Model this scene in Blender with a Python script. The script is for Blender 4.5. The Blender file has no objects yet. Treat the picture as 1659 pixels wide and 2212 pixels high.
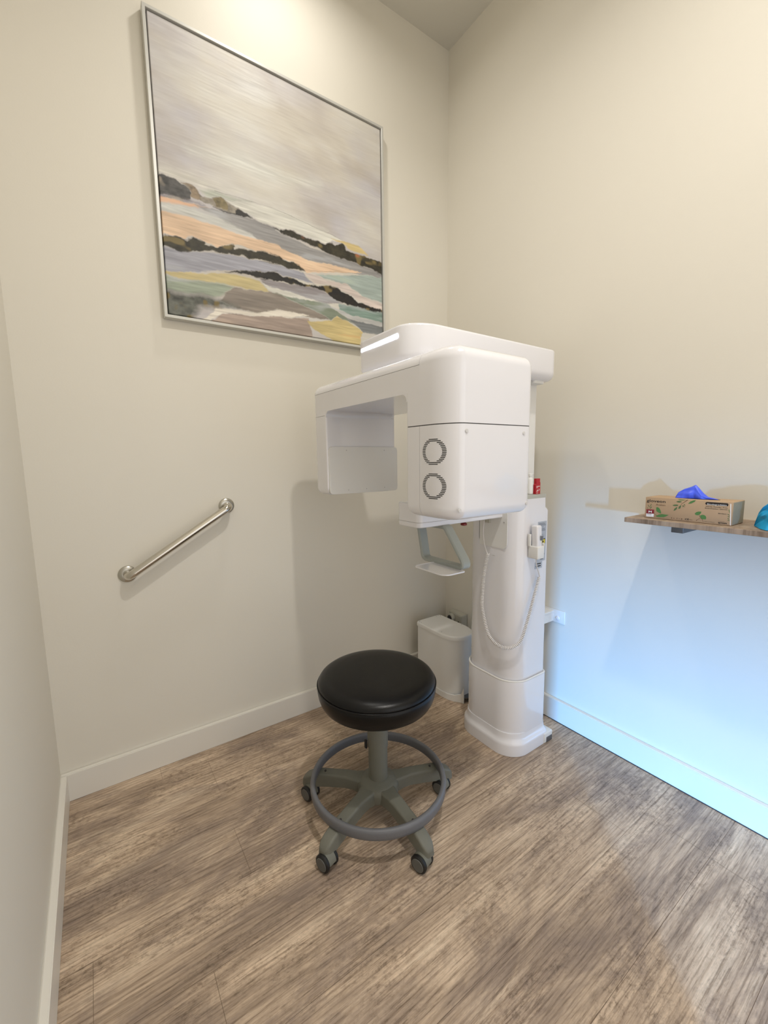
import bpy, bmesh, math, random
import numpy as np
from math import sin, cos, pi, radians, atan2, hypot
from mathutils import Vector, Matrix, Quaternion
random.seed(7)
scene = bpy.context.scene
COL = scene.collection
ORG = {}

# ------------------------------------------------------------------ helpers
def link(o):
    COL.objects.link(o)
    return o

def finish(me, smooth=40):
    if smooth:
        me.shade_smooth()
        me.set_sharp_from_angle(angle=radians(smooth))

def obj(name, bm, mat, parent=None, loc=None, smooth=40, kind=None, label=None):
    """bm is modelled in world coordinates"""
    if parent is not None:
        org = ORG[parent]
    else:
        org = Vector(loc) if loc is not None else Vector((0, 0, 0))
    if org.length > 0:
        bmesh.ops.translate(bm, verts=bm.verts, vec=-org)
    bmesh.ops.recalc_face_normals(bm, faces=bm.faces)
    me = bpy.data.meshes.new(name)
    bm.to_mesh(me); bm.free()
    finish(me, smooth)
    mats = mat if isinstance(mat, (list, tuple)) else [mat]
    for m in mats:
        me.materials.append(m)
    o = bpy.data.objects.new(name, me)
    link(o)
    if parent is not None:
        o.parent = parent
    else:
        o.location = org
    ORG[o] = org
    if kind: o['kind'] = kind
    if label: o['label'] = label
    return o

def thing(name, label, cat, loc, group=None):
    o = bpy.data.objects.new(name, None)
    o.empty_display_size = .05
    link(o); o.location = loc
    ORG[o] = Vector(loc)
    o['label'] = label; o['category'] = cat
    if group: o['group'] = group
    return o

def tag(o, label, cat, group=None):
    o['label'] = label; o['category'] = cat
    if group: o['group'] = group
    return o

def plan(x0, x1, y0, y1, rad, n=8):
    """rounded rectangle outline, rad = [(rx,ry)]*4 for corners (x1,y1),(x0,y1),(x0,y0),(x1,y0)"""
    if not isinstance(rad, (list, tuple)):
        rad = [(rad, rad)] * 4
    rad = [(r, r) if not isinstance(r, (list, tuple)) else r for r in rad]
    cs = [(x1, y1, 0), (x0, y1, 90), (x0, y0, 180), (x1, y0, 270)]
    out = []
    for (cx, cy, a0), (rx, ry) in zip(cs, rad):
        rx = max(rx, 1e-4); ry = max(ry, 1e-4)
        ox = cx - rx if cx == x1 else cx + rx
        oy = cy - ry if cy == y1 else cy + ry
        for i in range(n + 1):
            a = radians(a0 + 90 * i / n)
            out.append((ox + rx * cos(a), oy + ry * sin(a)))
    return out

def loft(bm, rings, cap=True, closed=True):
    vr = [[bm.verts.new(p) for p in r] for r in rings]
    m = len(vr[0])
    for a, b in zip(vr[:-1], vr[1:]):
        rng = range(m) if closed else range(m - 1)
        for i in rng:
            j = (i + 1) % m
            bm.faces.new((a[i], a[j], b[j], b[i]))
    if cap and closed:
        bm.faces.new(list(reversed(vr[0])))
        bm.faces.new(vr[-1])
    return vr

def rbox(bm, x0, x1, y0, y1, z0, z1, r=.02, rt=0, rb=0, n=8, k=6):
    """upright block: rounded plan corners, rounded top (rt) and bottom (rb) rims"""
    rad = r if isinstance(r, (list, tuple)) else [(r, r)] * 4
    rad = [(q, q) if not isinstance(q, (list, tuple)) else q for q in rad]
    secs = []
    if rb > 0:
        for i in range(k):
            a = pi / 2 * i / k
            secs.append((z0 + rb * (1 - sin(a)), rb * (1 - cos(a))))
        secs = [(z0 + rb * (1 - cos(pi / 2 * i / k)), rb * (1 - sin(pi / 2 * i / k))) for i in range(k + 1)]
    else:
        secs.append((z0, 0))
    if rt > 0:
        secs += [(z1 - rt * (1 - sin(pi / 2 * i / k)), rt * (1 - cos(pi / 2 * i / k))) for i in range(k + 1)]
    else:
        secs.append((z1, 0))
    rings = []
    for z, d in secs:
        rr = [(max(a - d, .0015), max(b - d, .0015)) for a, b in rad]
        rings.append([(x, y, z) for x, y in plan(x0 + d, x1 - d, y0 + d, y1 - d, rr, n)])
    loft(bm, rings)
    return bm

def bbox(bm, x0, x1, y0, y1, z0, z1, bev=0, seg=3):
    r = bmesh.ops.create_cube(bm, size=1)
    vs = r['verts']
    bmesh.ops.scale(bm, vec=(x1 - x0, y1 - y0, z1 - z0), verts=vs)
    bmesh.ops.translate(bm, vec=((x0 + x1) / 2, (y0 + y1) / 2, (z0 + z1) / 2), verts=vs)
    if bev:
        es = list({e for v in vs for e in v.link_edges})
        bmesh.ops.bevel(bm, geom=es, offset=bev, segments=seg, profile=.5, affect='EDGES')
    return bm

def frames(pts):
    P = [Vector(p) for p in pts]
    T = []
    for i in range(len(P)):
        a = P[max(i - 1, 0)]; b = P[min(i + 1, len(P) - 1)]
        T.append((b - a).normalized())
    up = Vector((0, 0, 1)) if abs(T[0].z) < .9 else Vector((1, 0, 0))
    N = [(up - T[0] * up.dot(T[0])).normalized()]
    for i in range(1, len(P)):
        n = N[-1] - T[i] * N[-1].dot(T[i])
        N.append(n.normalized())
    return P, T, N

def tube(bm, pts, r, seg=12, cap=True):
    P, T, N = frames(pts)
    rings = []
    for i, (p, t, n) in enumerate(zip(P, T, N)):
        b = t.cross(n)
        rr = r[i] if isinstance(r, (list, tuple)) else r
        rings.append([p + (n * cos(2 * pi * k / seg) + b * sin(2 * pi * k / seg)) * rr for k in range(seg)])
    loft(bm, rings, cap)
    return bm

def smoothpath(pts, sub=8, closed=False):
    """Catmull-Rom"""
    P = [Vector(p) for p in pts]
    n = len(P); out = []
    rng = range(n) if closed else range(n - 1)
    for i in rng:
        p0 = P[(i - 1) % n] if closed or i > 0 else P[0] * 2 - P[1]
        p1 = P[i]; p2 = P[(i + 1) % n]
        p3 = P[(i + 2) % n] if closed or i + 2 < n else P[-1] * 2 - P[-2]
        for k in range(sub):
            t = k / sub
            out.append(.5 * ((2 * p1) + (p2 - p0) * t + (2 * p0 - 5 * p1 + 4 * p2 - p3) * t * t + (3 * p1 - p0 - 3 * p2 + p3) * t ** 3))
    if not closed: out.append(P[-1])
    return out

def roundpath(pts, r, n=8):
    """polyline with filleted corners"""
    P = [Vector(p) for p in pts]
    out = [P[0]]
    for a, b, c in zip(P[:-2], P[1:-1], P[2:]):
        u = (a - b).normalized(); v = (c - b).normalized()
        ang = u.angle(v)
        d = min(r / math.tan(ang / 2), (a - b).length * .49, (c - b).length * .49)
        p, q = b + u * d, b + v * d
        for i in range(n + 1):
            t = i / n
            out.append(p * (1 - t) ** 2 + b * 2 * t * (1 - t) + q * t * t)
    out.append(P[-1])
    return out

def lathe(bm, prof, cx, cy, seg=64):
    rings = [[(cx + r * cos(2 * pi * k / seg), cy + r * sin(2 * pi * k / seg), z) for k in range(seg)] for r, z in prof]
    loft(bm, rings)
    return bm

def disc(bm, c, nrm, r, h, seg=24, bev=0):
    """short cylinder centred at c along nrm"""
    nrm = Vector(nrm).normalized(); c = Vector(c)
    u = nrm.orthogonal().normalized(); v = nrm.cross(u)
    prof = [(r, -h / 2), (r, h / 2)] if not bev else [(r - bev, -h / 2), (r, -h / 2 + bev), (r, h / 2 - bev), (r - bev, h / 2)]
    loft(bm, [[c + nrm * d + (u * cos(2 * pi * k / seg) + v * sin(2 * pi * k / seg)) * q for k in range(seg)] for q, d in prof])
    return bm

def slab(bm, pts, nrm, t):
    """thin plate from a planar polygon (3d points), thickness t along nrm"""
    nrm = Vector(nrm).normalized()
    P = [Vector(p) for p in pts]
    loft(bm, [P, [p + nrm * t for p in P]])
    return bm

def text_bm(s, M, height=None, width=None, ext=.0002, bold=0):
    cu = bpy.data.curves.new('lettering', 'FONT')
    cu.body = s; cu.size = 1; cu.extrude = 0; cu.offset = bold
    cu.resolution_u = 3
    o = bpy.data.objects.new('lettering', cu); link(o)
    dg = bpy.context.evaluated_depsgraph_get()
    me = bpy.data.meshes.new_from_object(o.evaluated_get(dg))
    bpy.data.objects.remove(o); bpy.data.curves.remove(cu)
    bm = bmesh.new(); bm.from_mesh(me); bpy.data.meshes.remove(me)
    xs = [v.co.x for v in bm.verts]; ys = [v.co.y for v in bm.verts]
    x0, x1, y1 = min(xs), max(xs), max(ys)
    sx = width / (x1 - x0) if width else height / y1
    sy = height / y1 if height else sx
    bmesh.ops.translate(bm, verts=bm.verts, vec=(-x0, 0, 0))
    bmesh.ops.scale(bm, verts=bm.verts, vec=(sx, sy, 1))
    bmesh.ops.translate(bm, verts=bm.verts, vec=(0, 0, ext))
    bmesh.ops.transform(bm, matrix=M, verts=bm.verts)
    return bm

def merge(dst, src):
    me = bpy.data.meshes.new('tmp'); src.to_mesh(me); src.free()
    dst.from_mesh(me); bpy.data.meshes.remove(me)
    return dst

def bool_op(bma, bmb, op):
    obs = []
    for b in (bma, bmb):
        bmesh.ops.recalc_face_normals(b, faces=b.faces)
        me = bpy.data.meshes.new('b'); b.to_mesh(me); b.free()
        o = bpy.data.objects.new('b', me); link(o); obs.append(o)
    md = obs[0].modifiers.new('b', 'BOOLEAN'); md.object = obs[1]; md.operation = op; md.solver = 'EXACT'
    dg = bpy.context.evaluated_depsgraph_get()
    me = bpy.data.meshes.new_from_object(obs[0].evaluated_get(dg))
    bm = bmesh.new(); bm.from_mesh(me); bpy.data.meshes.remove(me)
    for o in obs:
        m = o.data; bpy.data.objects.remove(o); bpy.data.meshes.remove(m)
    return bm

def cut(bm, co, no):
    """copy of bm with everything on the +no side of the plane removed, hole filled"""
    b = bm.copy()
    r = bmesh.ops.bisect_plane(b, geom=b.verts[:] + b.edges[:] + b.faces[:], dist=1e-6, plane_co=co, plane_no=no, clear_outer=True)
    es = [e for e in r['geom_cut'] if isinstance(e, bmesh.types.BMEdge)]
    if es: bmesh.ops.holes_fill(b, edges=[e for e in b.edges if e.is_boundary], sides=0)
    return b

# ------------------------------------------------------------------ materials
def srgb(r, g, b):
    f = lambda c: (c / 255 / 12.92) if c / 255 <= .04045 else ((c / 255 + .055) / 1.055) ** 2.4
    return (f(r), f(g), f(b), 1)

def mat(name, col, rough=.5, metal=0, spec=.5, bump=0, bscale=200, coat=0, emit=None, estr=0, var=0, vscale=5, croughness=.1):
    m = bpy.data.materials.new(name); m.use_nodes = True
    nt = m.node_tree; b = nt.nodes['Principled BSDF']
    b.inputs['Base Color'].default_value = col
    b.inputs['Roughness'].default_value = rough
    b.inputs['Metallic'].default_value = metal
    b.inputs['Specular IOR Level'].default_value = spec
    b.inputs['Coat Weight'].default_value = coat
    b.inputs['Coat Roughness'].default_value = croughness
    if emit:
        b.inputs['Emission Color'].default_value = emit; b.inputs['Emission Strength'].default_value = estr
    tc = nt.nodes.new('ShaderNodeTexCoord')
    if var:
        n = nt.nodes.new('ShaderNodeTexNoise'); n.inputs['Scale'].default_value = vscale; n.inputs['Detail'].default_value = 4
        nt.links.new(tc.outputs['Object'], n.inputs['Vector'])
        mx = nt.nodes.new('ShaderNodeMix'); mx.data_type = 'RGBA'
        mx.inputs['A'].default_value = tuple(c * (1 - var) for c in col[:3]) + (1,)
        mx.inputs['B'].default_value = tuple(min(1, c * (1 + var)) for c in col[:3]) + (1,)
        nt.links.new(n.outputs['Fac'], mx.inputs['Factor'])
        nt.links.new(mx.outputs['Result'], b.inputs['Base Color'])
    if bump:
        n2 = nt.nodes.new('ShaderNodeTexNoise'); n2.inputs['Scale'].default_value = bscale; n2.inputs['Detail'].default_value = 3
        nt.links.new(tc.outputs['Object'], n2.inputs['Vector'])
        bp = nt.nodes.new('ShaderNodeBump'); bp.inputs['Strength'].default_value = bump; bp.inputs['Distance'].default_value = .002
        nt.links.new(n2.outputs['Fac'], bp.inputs['Height']); nt.links.new(bp.outputs['Normal'], b.inputs['Normal'])
    return m

M_wall = mat('wall_paint', srgb(222, 217, 205), .6, spec=.3, bump=.08, bscale=160, var=.015, vscale=3)
M_ceil = mat('ceiling_paint', srgb(205, 201, 190), .8, spec=.2, bump=.05, bscale=120)
M_trim = mat('trim_paint', srgb(226, 222, 213), .35, var=.01)
M_white = mat('white_gloss_plastic', srgb(226, 225, 229), .16, coat=.6, croughness=.04, var=.006)
M_white2 = mat('white_satin_plastic', srgb(226, 225, 222), .4, var=.01)
M_seam = mat('seam_dark', srgb(50, 48, 48), .6)
M_seamlt = mat('seam_light', srgb(178, 176, 174), .5)
M_black = mat('black_plastic', srgb(18, 18, 18), .5)
M_grey = mat('grey_plastic', srgb(160, 165, 160), .45, bump=.05, bscale=500)
M_capgrey = mat('grey_tray', srgb(176, 176, 168), .5)
M_leather = mat('black_vinyl', srgb(8, 8, 9), .30, spec=.28, bump=.12, bscale=420)
M_base = mat('stool_grey_green', srgb(107, 107, 97), .5, bump=.35, bscale=700, var=.05, vscale=60)
M_ring = mat('ring_grey', srgb(103, 104, 108), .42, bump=.3, bscale=600, var=.04, vscale=80)
M_hub = mat('hubcap_grey', srgb(92, 93, 90), .5)
M_steel = mat('polished_steel', srgb(205, 200, 190), .12, metal=1)
M_steel2 = mat('brushed_steel', srgb(190, 187, 178), .25, metal=1, bump=.05, bscale=300)
M_frame = mat('frame_silver', srgb(200, 199, 193), .4, metal=.25)
M_dark = mat('frame_gap_dark', srgb(40, 38, 36), .7)
M_led = mat('light_strip', srgb(240, 240, 255), .3, emit=(.86, .88, 1, 1), estr=4.5)
M_red = mat('red_card', srgb(176, 30, 42), .4)
M_redbtn = mat('red_button', srgb(120, 25, 20), .35)
M_ink = mat('black_ink', srgb(40, 34, 30), .7)
M_brownink = mat('brown_ink', srgb(104, 74, 48), .7)
M_whiteink = mat('white_ink', srgb(235, 232, 228), .6)
M_leaf = mat('green_ink', srgb(78, 122, 64), .7, var=.1, vscale=60)
M_leaf2 = mat('olive_ink', srgb(84, 108, 66), .7, var=.1, vscale=60)
M_maroon = mat('maroon_ink', srgb(128, 34, 44), .6)
M_card = mat('kraft_card', srgb(176, 147, 114), .7, bump=.05, bscale=400, var=.04, vscale=40)
M_cardend = mat('kraft_card_grey', srgb(150, 142, 122), .7, var=.08, vscale=60)
M_gblue = mat('blue_nitrile', srgb(72, 96, 226), .4, bump=.1, bscale=150, var=.06, vscale=40)
M_gcyan = mat('cyan_nitrile', srgb(20, 160, 214), .45, bump=.1, bscale=150, var=.08, vscale=30)
M_lbl = mat('grey_label', srgb(172, 178, 188), .45)
M_lbltxt = mat('label_text_grey', srgb(120, 124, 132), .6)
M_yellow = mat('warning_yellow', srgb(222, 206, 60), .5)
M_outlet = mat('outlet_plastic', srgb(186, 184, 172), .4)
M_brk = mat('bracket_metal', srgb(110, 112, 114), .4, metal=.6)
M_pedal = mat('pedal_steel', srgb(120, 120, 120), .25, metal=.9)
M_cord = mat('white_cord', srgb(224, 221, 219), .4)

def wood(name, cols, sx, sy, attr=False, grain=1.0, dark=.5, greyamt=.5):
    m = bpy.data.materials.new(name); m.use_nodes = True
    nt = m.node_tree; N = nt.nodes; L = nt.links
    b = N['Principled BSDF']
    tc = N.new('ShaderNodeTexCoord')
    vec = tc.outputs['Object']
    if attr:
        at = N.new('ShaderNodeAttribute'); at.attribute_name = 'plank'
        cb = N.new('ShaderNodeCombineXYZ')
        mu = N.new('ShaderNodeMath'); mu.operation = 'MULTIPLY'; mu.inputs[1].default_value = 37.0
        L.new(at.outputs['Fac'], mu.inputs[0]); L.new(mu.outputs[0], cb.inputs['Z'])
        ad = N.new('ShaderNodeVectorMath'); ad.operation = 'ADD'
        L.new(vec, ad.inputs[0]); L.new(cb.outputs[0], ad.inputs[1]); vec = ad.outputs[0]
    def noise(scale, sc, detail=6, rough=.6, dist=0):
        mp = N.new('ShaderNodeMapping'); mp.inputs['Scale'].default_value = sc
        L.new(vec, mp.inputs['Vector'])
        n = N.new('ShaderNodeTexNoise'); n.inputs['Scale'].default_value = scale
        n.inputs['Detail'].default_value = detail; n.inputs['Roughness'].default_value = rough
        n.inputs['Distortion'].default_value = dist
        L.new(mp.outputs[0], n.inputs['Vector']); return n.outputs['Fac']
    def ramp(f, stops):
        r = N.new('ShaderNodeValToRGB'); L.new(f, r.inputs['Fac'])
        e = r.color_ramp.elements
        while len(e) < len(stops): e.new(.5)
        for k, (p, c) in enumerate(stops):
            e[k].position = p; e[k].color = c if len(c) == 4 else (*c, 1)
        return r.outputs['Color']
    def mix(a, c, f, mode='MIX'):
        x = N.new('ShaderNodeMix'); x.data_type = 'RGBA'; x.blend_type = mode
        if hasattr(a, 'default_value') or not isinstance(a, tuple): L.new(a, x.inputs['A'])
        else: x.inputs['A'].default_value = a
        if isinstance(c, tuple): x.inputs['B'].default_value = c
        else: L.new(c, x.inputs['B'])
        if isinstance(f, float): x.inputs['Factor'].default_value = f
        else: L.new(f, x.inputs['Factor'])
        return x.outputs['Result']
    base = noise(1, (sx * 1.0, sy * 1.0, 1), 6, .66, .9)
    c = ramp(base, [(.30, cols[0]), (.45, cols[1]), (.56, cols[2]), (.70, cols[3])])
    blot = noise(1, (sx * 1.3, sy * .55, 1), 8, .74, .6)
    g = ramp(blot, [(.47, (0, 0, 0)), (.62, (1, 1, 1))])
    gm = N.new('ShaderNodeMath'); gm.operation = 'MULTIPLY'; gm.inputs[1].default_value = greyamt
    L.new(g, gm.inputs[0])
    c = mix(c, cols[4], gm.outputs[0])
    fine = noise(1, (sx * 5, sy * 20, 1), 6, .75, .25)
    f1 = ramp(fine, [(.36, (.46, .42, .38)), (.47, (.93, .92, .91)), (.53, (1.02, 1.02, 1.02)), (.66, (1.22, 1.20, 1.18))])
    c = mix(c, f1, float(min(1, grain * .85)), 'MULTIPLY')
    med = noise(1, (sx * 30, sy * 9, 1), 5, .8, .3)
    f3 = ramp(med, [(.36, (.56, .53, .50)), (.49, (.98, .98, .98)), (.64, (1.16, 1.15, 1.14))])
    mk = ramp(noise(1, (sx * 2, sy * 1.0, 1), 3, .5), [(.42, (.12, .12, .12)), (.6, (1, 1, 1))])
    c = mix(c, f3, mk, 'MULTIPLY')
    # wandering growth-ring lines
    mpw = N.new('ShaderNodeMapping'); mpw.inputs['Scale'].default_value = (sx * .55, sy * 1.5, 1); L.new(vec, mpw.inputs['Vector'])
    wv = N.new('ShaderNodeTexWave'); wv.wave_type = 'BANDS'; wv.bands_direction = 'Y'; wv.inputs['Scale'].default_value = 1.6
    wv.inputs['Distortion'].default_value = 9; wv.inputs['Detail'].default_value = 4; wv.inputs['Detail Scale'].default_value = .9; wv.inputs['Detail Roughness'].default_value = .6
    L.new(mpw.outputs[0], wv.inputs['Vector'])
    f4 = ramp(wv.outputs['Fac'], [(0, (.68, .64, .60)), (.2, (.97, .97, .97)), (1, (1.05, 1.04, 1.03))])
    c = mix(c, f4, float(grain * .6), 'MULTIPLY')
    crack = noise(1, (sx * 1.3, sy * 3.2, 1), 5, .6, 1.6)
    f2 = ramp(crack, [(.488, (1, 1, 1)), (.498, (.50, .42, .37)), (.502, (.50, .42, .37)), (.512, (1, 1, 1))])
    msk = noise(1, (sx * 1.6, sy * 1.2, 1), 3, .5)
    mr = ramp(msk, [(.54, (0, 0, 0)), (.64, (1, 1, 1))])
    mm = N.new('ShaderNodeMath'); mm.operation = 'MULTIPLY'; mm.inputs[1].default_value = dark
    L.new(mr, mm.inputs[0])
    c = mix(c, f2, mm.outputs[0], 'MULTIPLY')
    if attr:
        mp2 = N.new('ShaderNodeMapRange'); mp2.inputs['To Min'].default_value = .93; mp2.inputs['To Max'].default_value = 1.06
        L.new(at.outputs['Fac'], mp2.inputs['Value'])
        cc = N.new('ShaderNodeCombineXYZ')
        for k in range(3): L.new(mp2.outputs[0], cc.inputs[k])
        c = mix(c, cc.outputs[0], 1.0, 'MULTIPLY')
    L.new(c, b.inputs['Base Color'])
    b.inputs['Roughness'].default_value = .5
    b.inputs['Specular IOR Level'].default_value = .35
    bp = N.new('ShaderNodeBump'); bp.inputs['Strength'].default_value = .15; bp.inputs['Distance'].default_value = .001
    L.new(fine, bp.inputs['Height']); L.new(bp.outputs['Normal'], b.inputs['Normal'])
    return m

M_floor = wood('vinyl_plank', [srgb(145, 127, 110), srgb(182, 161, 139), srgb(205, 183, 159), srgb(226, 206, 181), srgb(137, 121, 110)], 1.5, 9, True, 1.0, .8, .75)
M_shelf = wood('shelf_oak', [srgb(128, 108, 90), srgb(150, 130, 110), srgb(168, 148, 128), srgb(188, 170, 148), srgb(120, 105, 92)], 14, 3, False, .8, .3, .3)

E1, E2, E3, ED, EW = 6, 19, 8, 29, 1.45

# ------------------------------------------------------------------ painting canvas
POLYS = [
('hill_grey',[(0.009,0.474),(0.052,0.485),(0.079,0.471),(0.104,0.464),(0.114,0.442),(0.109,0.422),(0.075,0.42),(0.012,0.415)]),
('hill_grey_lower',[(0.012,0.415),(0.075,0.42),(0.109,0.422),(0.154,0.417),(0.112,0.417),(0.055,0.409),(0.013,0.407)]),
('hill_brown',[(0.077,0.477),(0.116,0.48),(0.139,0.464),(0.165,0.446),(0.16,0.427),(0.139,0.43),(0.113,0.434),(0.109,0.457)]),
('sage',[(0.145,0.473),(0.2,0.485),(0.246,0.482),(0.285,0.48),(0.345,0.49),(0.268,0.469),(0.235,0.465),(0.173,0.452)]),
('hill_olive',[(0.189,0.456),(0.233,0.464),(0.247,0.442),(0.246,0.432),(0.203,0.428)]),
('hill_dark',[(0.283,0.445),(0.308,0.445),(0.348,0.426),(0.298,0.422),(0.233,0.42),(0.193,0.423),(0.233,0.425),(0.282,0.426)]),
('white_hill',[(.248,.463),(.334,.485),(.46,.494),(.58,.480),(.70,.462),(.80,.455),(.72,.438),(.683,.416),(.612,.42),(.52,.428),(.44,.42),(.375,.425),(.308,.445)]),
('peach_thin',[(0.013,0.406),(0.06,0.409),(0.117,0.412),(0.171,0.414),(0.117,0.403),(0.053,0.391),(0.012,0.387)]),
('whitewater',[(0.012,0.384),(0.116,0.397),(0.179,0.398),(0.262,0.38),(0.341,0.365),(0.341,0.355),(0.261,0.359),(0.198,0.357),(0.108,0.362),(0.013,0.36)]),
('grey_river',[(0.123,0.411),(0.202,0.417),(0.314,0.422),(0.375,0.424),(0.456,0.417),(0.445,0.41),(0.607,0.381),(0.752,0.376),(0.996,0.349),(0.996,0.339),(0.86,0.324),(0.734,0.333),(0.589,0.325),(0.373,0.345),(0.341,0.365),(0.231,0.384),(0.179,0.398)]),
('peach_big',[(0.013,0.357),(0.108,0.362),(0.198,0.357),(0.294,0.352),(0.453,0.352),(0.467,0.344),(0.589,0.325),(0.734,0.333),(0.874,0.336),(0.837,0.324),(0.707,0.3),(0.586,0.272),(0.564,0.277),(0.523,0.304),(0.476,0.302),(0.371,0.309),(0.451,0.309),(0.359,0.307),(0.258,0.312),(0.251,0.305),(0.193,0.279),(0.145,0.293),(0.104,0.3),(0.074,0.28),(0.046,0.282),(0.013,0.281)]),
('trees_low',[(0.014,0.273),(0.046,0.283),(0.086,0.278),(0.11,0.299),(0.145,0.293),(0.144,0.279),(0.187,0.277),(0.245,0.3),(0.265,0.314),(0.267,0.294),(0.331,0.306),(0.451,0.309),(0.417,0.313),(0.458,0.31),(0.476,0.299),(0.523,0.304),(0.542,0.295),(0.575,0.276),(0.529,0.269),(0.486,0.269),(0.422,0.277),(0.369,0.268),(0.449,0.277),(0.357,0.275),(0.246,0.27),(0.161,0.255),(0.071,0.237),(0.015,0.232)]),
('bluegrey_mid',[(0.013,0.228),(0.1,0.241),(0.246,0.267),(0.357,0.271),(0.449,0.273),(0.422,0.274),(0.529,0.266),(0.571,0.269),(0.585,0.249),(0.625,0.23),(0.547,0.234),(0.473,0.234),(0.431,0.241),(0.367,0.221),(0.411,0.235),(0.355,0.226),(0.188,0.193),(0.066,0.158),(0.014,0.147)]),
('dark_low',[(0.223,0.193),(0.348,0.228),(0.411,0.234),(0.448,0.245),(0.427,0.239),(0.473,0.231),(0.516,0.231),(0.554,0.222),(0.6,0.221),(0.698,0.238),(0.748,0.234),(0.804,0.22),(0.852,0.196),(0.993,0.179),(0.945,0.172),(0.833,0.175),(0.767,0.178),(0.704,0.194),(0.639,0.216),(0.546,0.207),(0.483,0.208),(0.367,0.203),(0.388,0.208),(0.301,0.202)]),
('pale_band_right',[(0.571,0.269),(0.633,0.272),(0.706,0.256),(0.783,0.265),(0.895,0.222),(0.994,0.211),(0.993,0.177),(0.902,0.188),(0.813,0.221),(0.739,0.239),(0.685,0.242),(0.625,0.233)]),
('teal_right',[(0.633,0.274),(0.793,0.303),(0.883,0.325),(0.996,0.341),(0.994,0.219),(0.895,0.226),(0.792,0.263),(0.727,0.261)]),
('ochre_left',[(0.017,0.144),(0.096,0.164),(0.235,0.191),(0.36,0.192),(0.407,0.157),(0.343,0.151),(0.217,0.147),(0.064,0.134)]),
('green_left',[(0.013,0.135),(0.064,0.134),(0.217,0.147),(0.255,0.143),(0.214,0.11),(0.166,0.092),(0.061,0.087),(0.013,0.086)]),
('darkgreen_left',[(0.013,0.086),(0.06,0.084),(0.166,0.089),(0.213,0.082),(0.27,0.064),(0.211,0.057),(0.117,0.044),(0.056,0.021),(0.012,0.019)]),
('greybrown',[(0.255,0.143),(0.343,0.151),(0.443,0.161),(0.469,0.15),(0.652,0.109),(0.7,0.089),(0.579,0.083),(0.466,0.091),(0.394,0.079),(0.44,0.09),(0.346,0.06),(0.26,0.062),(0.197,0.082),(0.214,0.11)]),
('purplegrey',[(0.367,0.203),(0.483,0.204),(0.639,0.216),(0.704,0.194),(0.767,0.176),(0.682,0.156),(0.582,0.164),(0.47,0.169),(0.402,0.172),(0.375,0.189)]),
('white_streak',[(0.375,0.189),(0.41,0.177),(0.506,0.173),(0.637,0.16),(0.505,0.154),(0.419,0.157),(0.399,0.165)]),
('green_mid',[(0.419,0.155),(0.505,0.154),(0.637,0.16),(0.695,0.155),(0.745,0.128),(0.787,0.113),(0.832,0.092),(0.787,0.1),(0.735,0.108),(0.7,0.089),(0.652,0.109),(0.469,0.15)]),
('teal_low',[(0.746,0.17),(0.833,0.175),(0.993,0.177),(0.992,0.124),(0.833,0.128),(0.745,0.138)]),
('pale_low',[(0.687,0.155),(0.745,0.142),(0.833,0.128),(0.992,0.122),(0.992,0.104),(0.854,0.109),(0.766,0.121)]),
('bluegrey_low',[(0.787,0.113),(0.854,0.109),(0.992,0.104),(0.991,0.059),(0.877,0.062),(0.832,0.092)]),
('yellow_low',[(0.578,0.063),(0.7,0.086),(0.735,0.108),(0.787,0.1),(0.832,0.084),(0.877,0.062),(0.848,0.024),(0.617,0.031)]),
('white_low',[(0.08,0.027),(0.178,0.051),(0.352,0.064),(0.455,0.091),(0.588,0.092),(0.485,0.065),(0.366,0.052),(0.203,0.036)]),
('pink_low',[(0.098,0.024),(0.203,0.036),(0.366,0.052),(0.485,0.065),(0.587,0.078),(0.618,0.019),(0.408,0.022),(0.202,0.023)]),
('trees_right',[(0.438,0.416),(0.518,0.424),(0.612,0.416),(0.683,0.414),(0.703,0.428),(0.737,0.424),(0.775,0.44),(0.8,0.412),(0.839,0.414),(0.917,0.411),(0.992,0.407),(0.994,0.346),(0.92,0.362),(0.795,0.372),(0.678,0.382),(0.591,0.394),(0.517,0.4)]),
('ochre_right',[(0.712,0.445),(0.797,0.453),(0.863,0.452),(0.921,0.42),(0.862,0.42),(0.805,0.424),(0.775,0.44)]),
('sky_white1',[(0.107,0.606),(0.303,0.641),(0.51,0.638),(0.666,0.65),(0.509,0.619),(0.3,0.6),(0.118,0.593)]),
('sky_white2',[(0.013,0.508),(0.113,0.519),(0.233,0.513),(0.296,0.509),(0.169,0.481),(0.054,0.484),(0.011,0.48)]),
('sky_white3',[(0.254,0.46),(0.431,0.494),(0.58,0.485),(0.701,0.471),(0.502,0.456),(0.325,0.457)]),
('sky_cloud',[(0.306,0.925),(0.386,0.959),(0.451,0.898),(0.381,0.876),(0.317,0.884)]),
('yellow_line',[(0.294,0.469),(0.43,0.462),(0.563,0.447),(0.429,0.443),(0.319,0.456)]),

('hill_bridge',[(.145,.452),(.19,.452),(.215,.462),(.262,.455),(.31,.444),(.30,.424),(.2,.424),(.14,.43)]),
]
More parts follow.
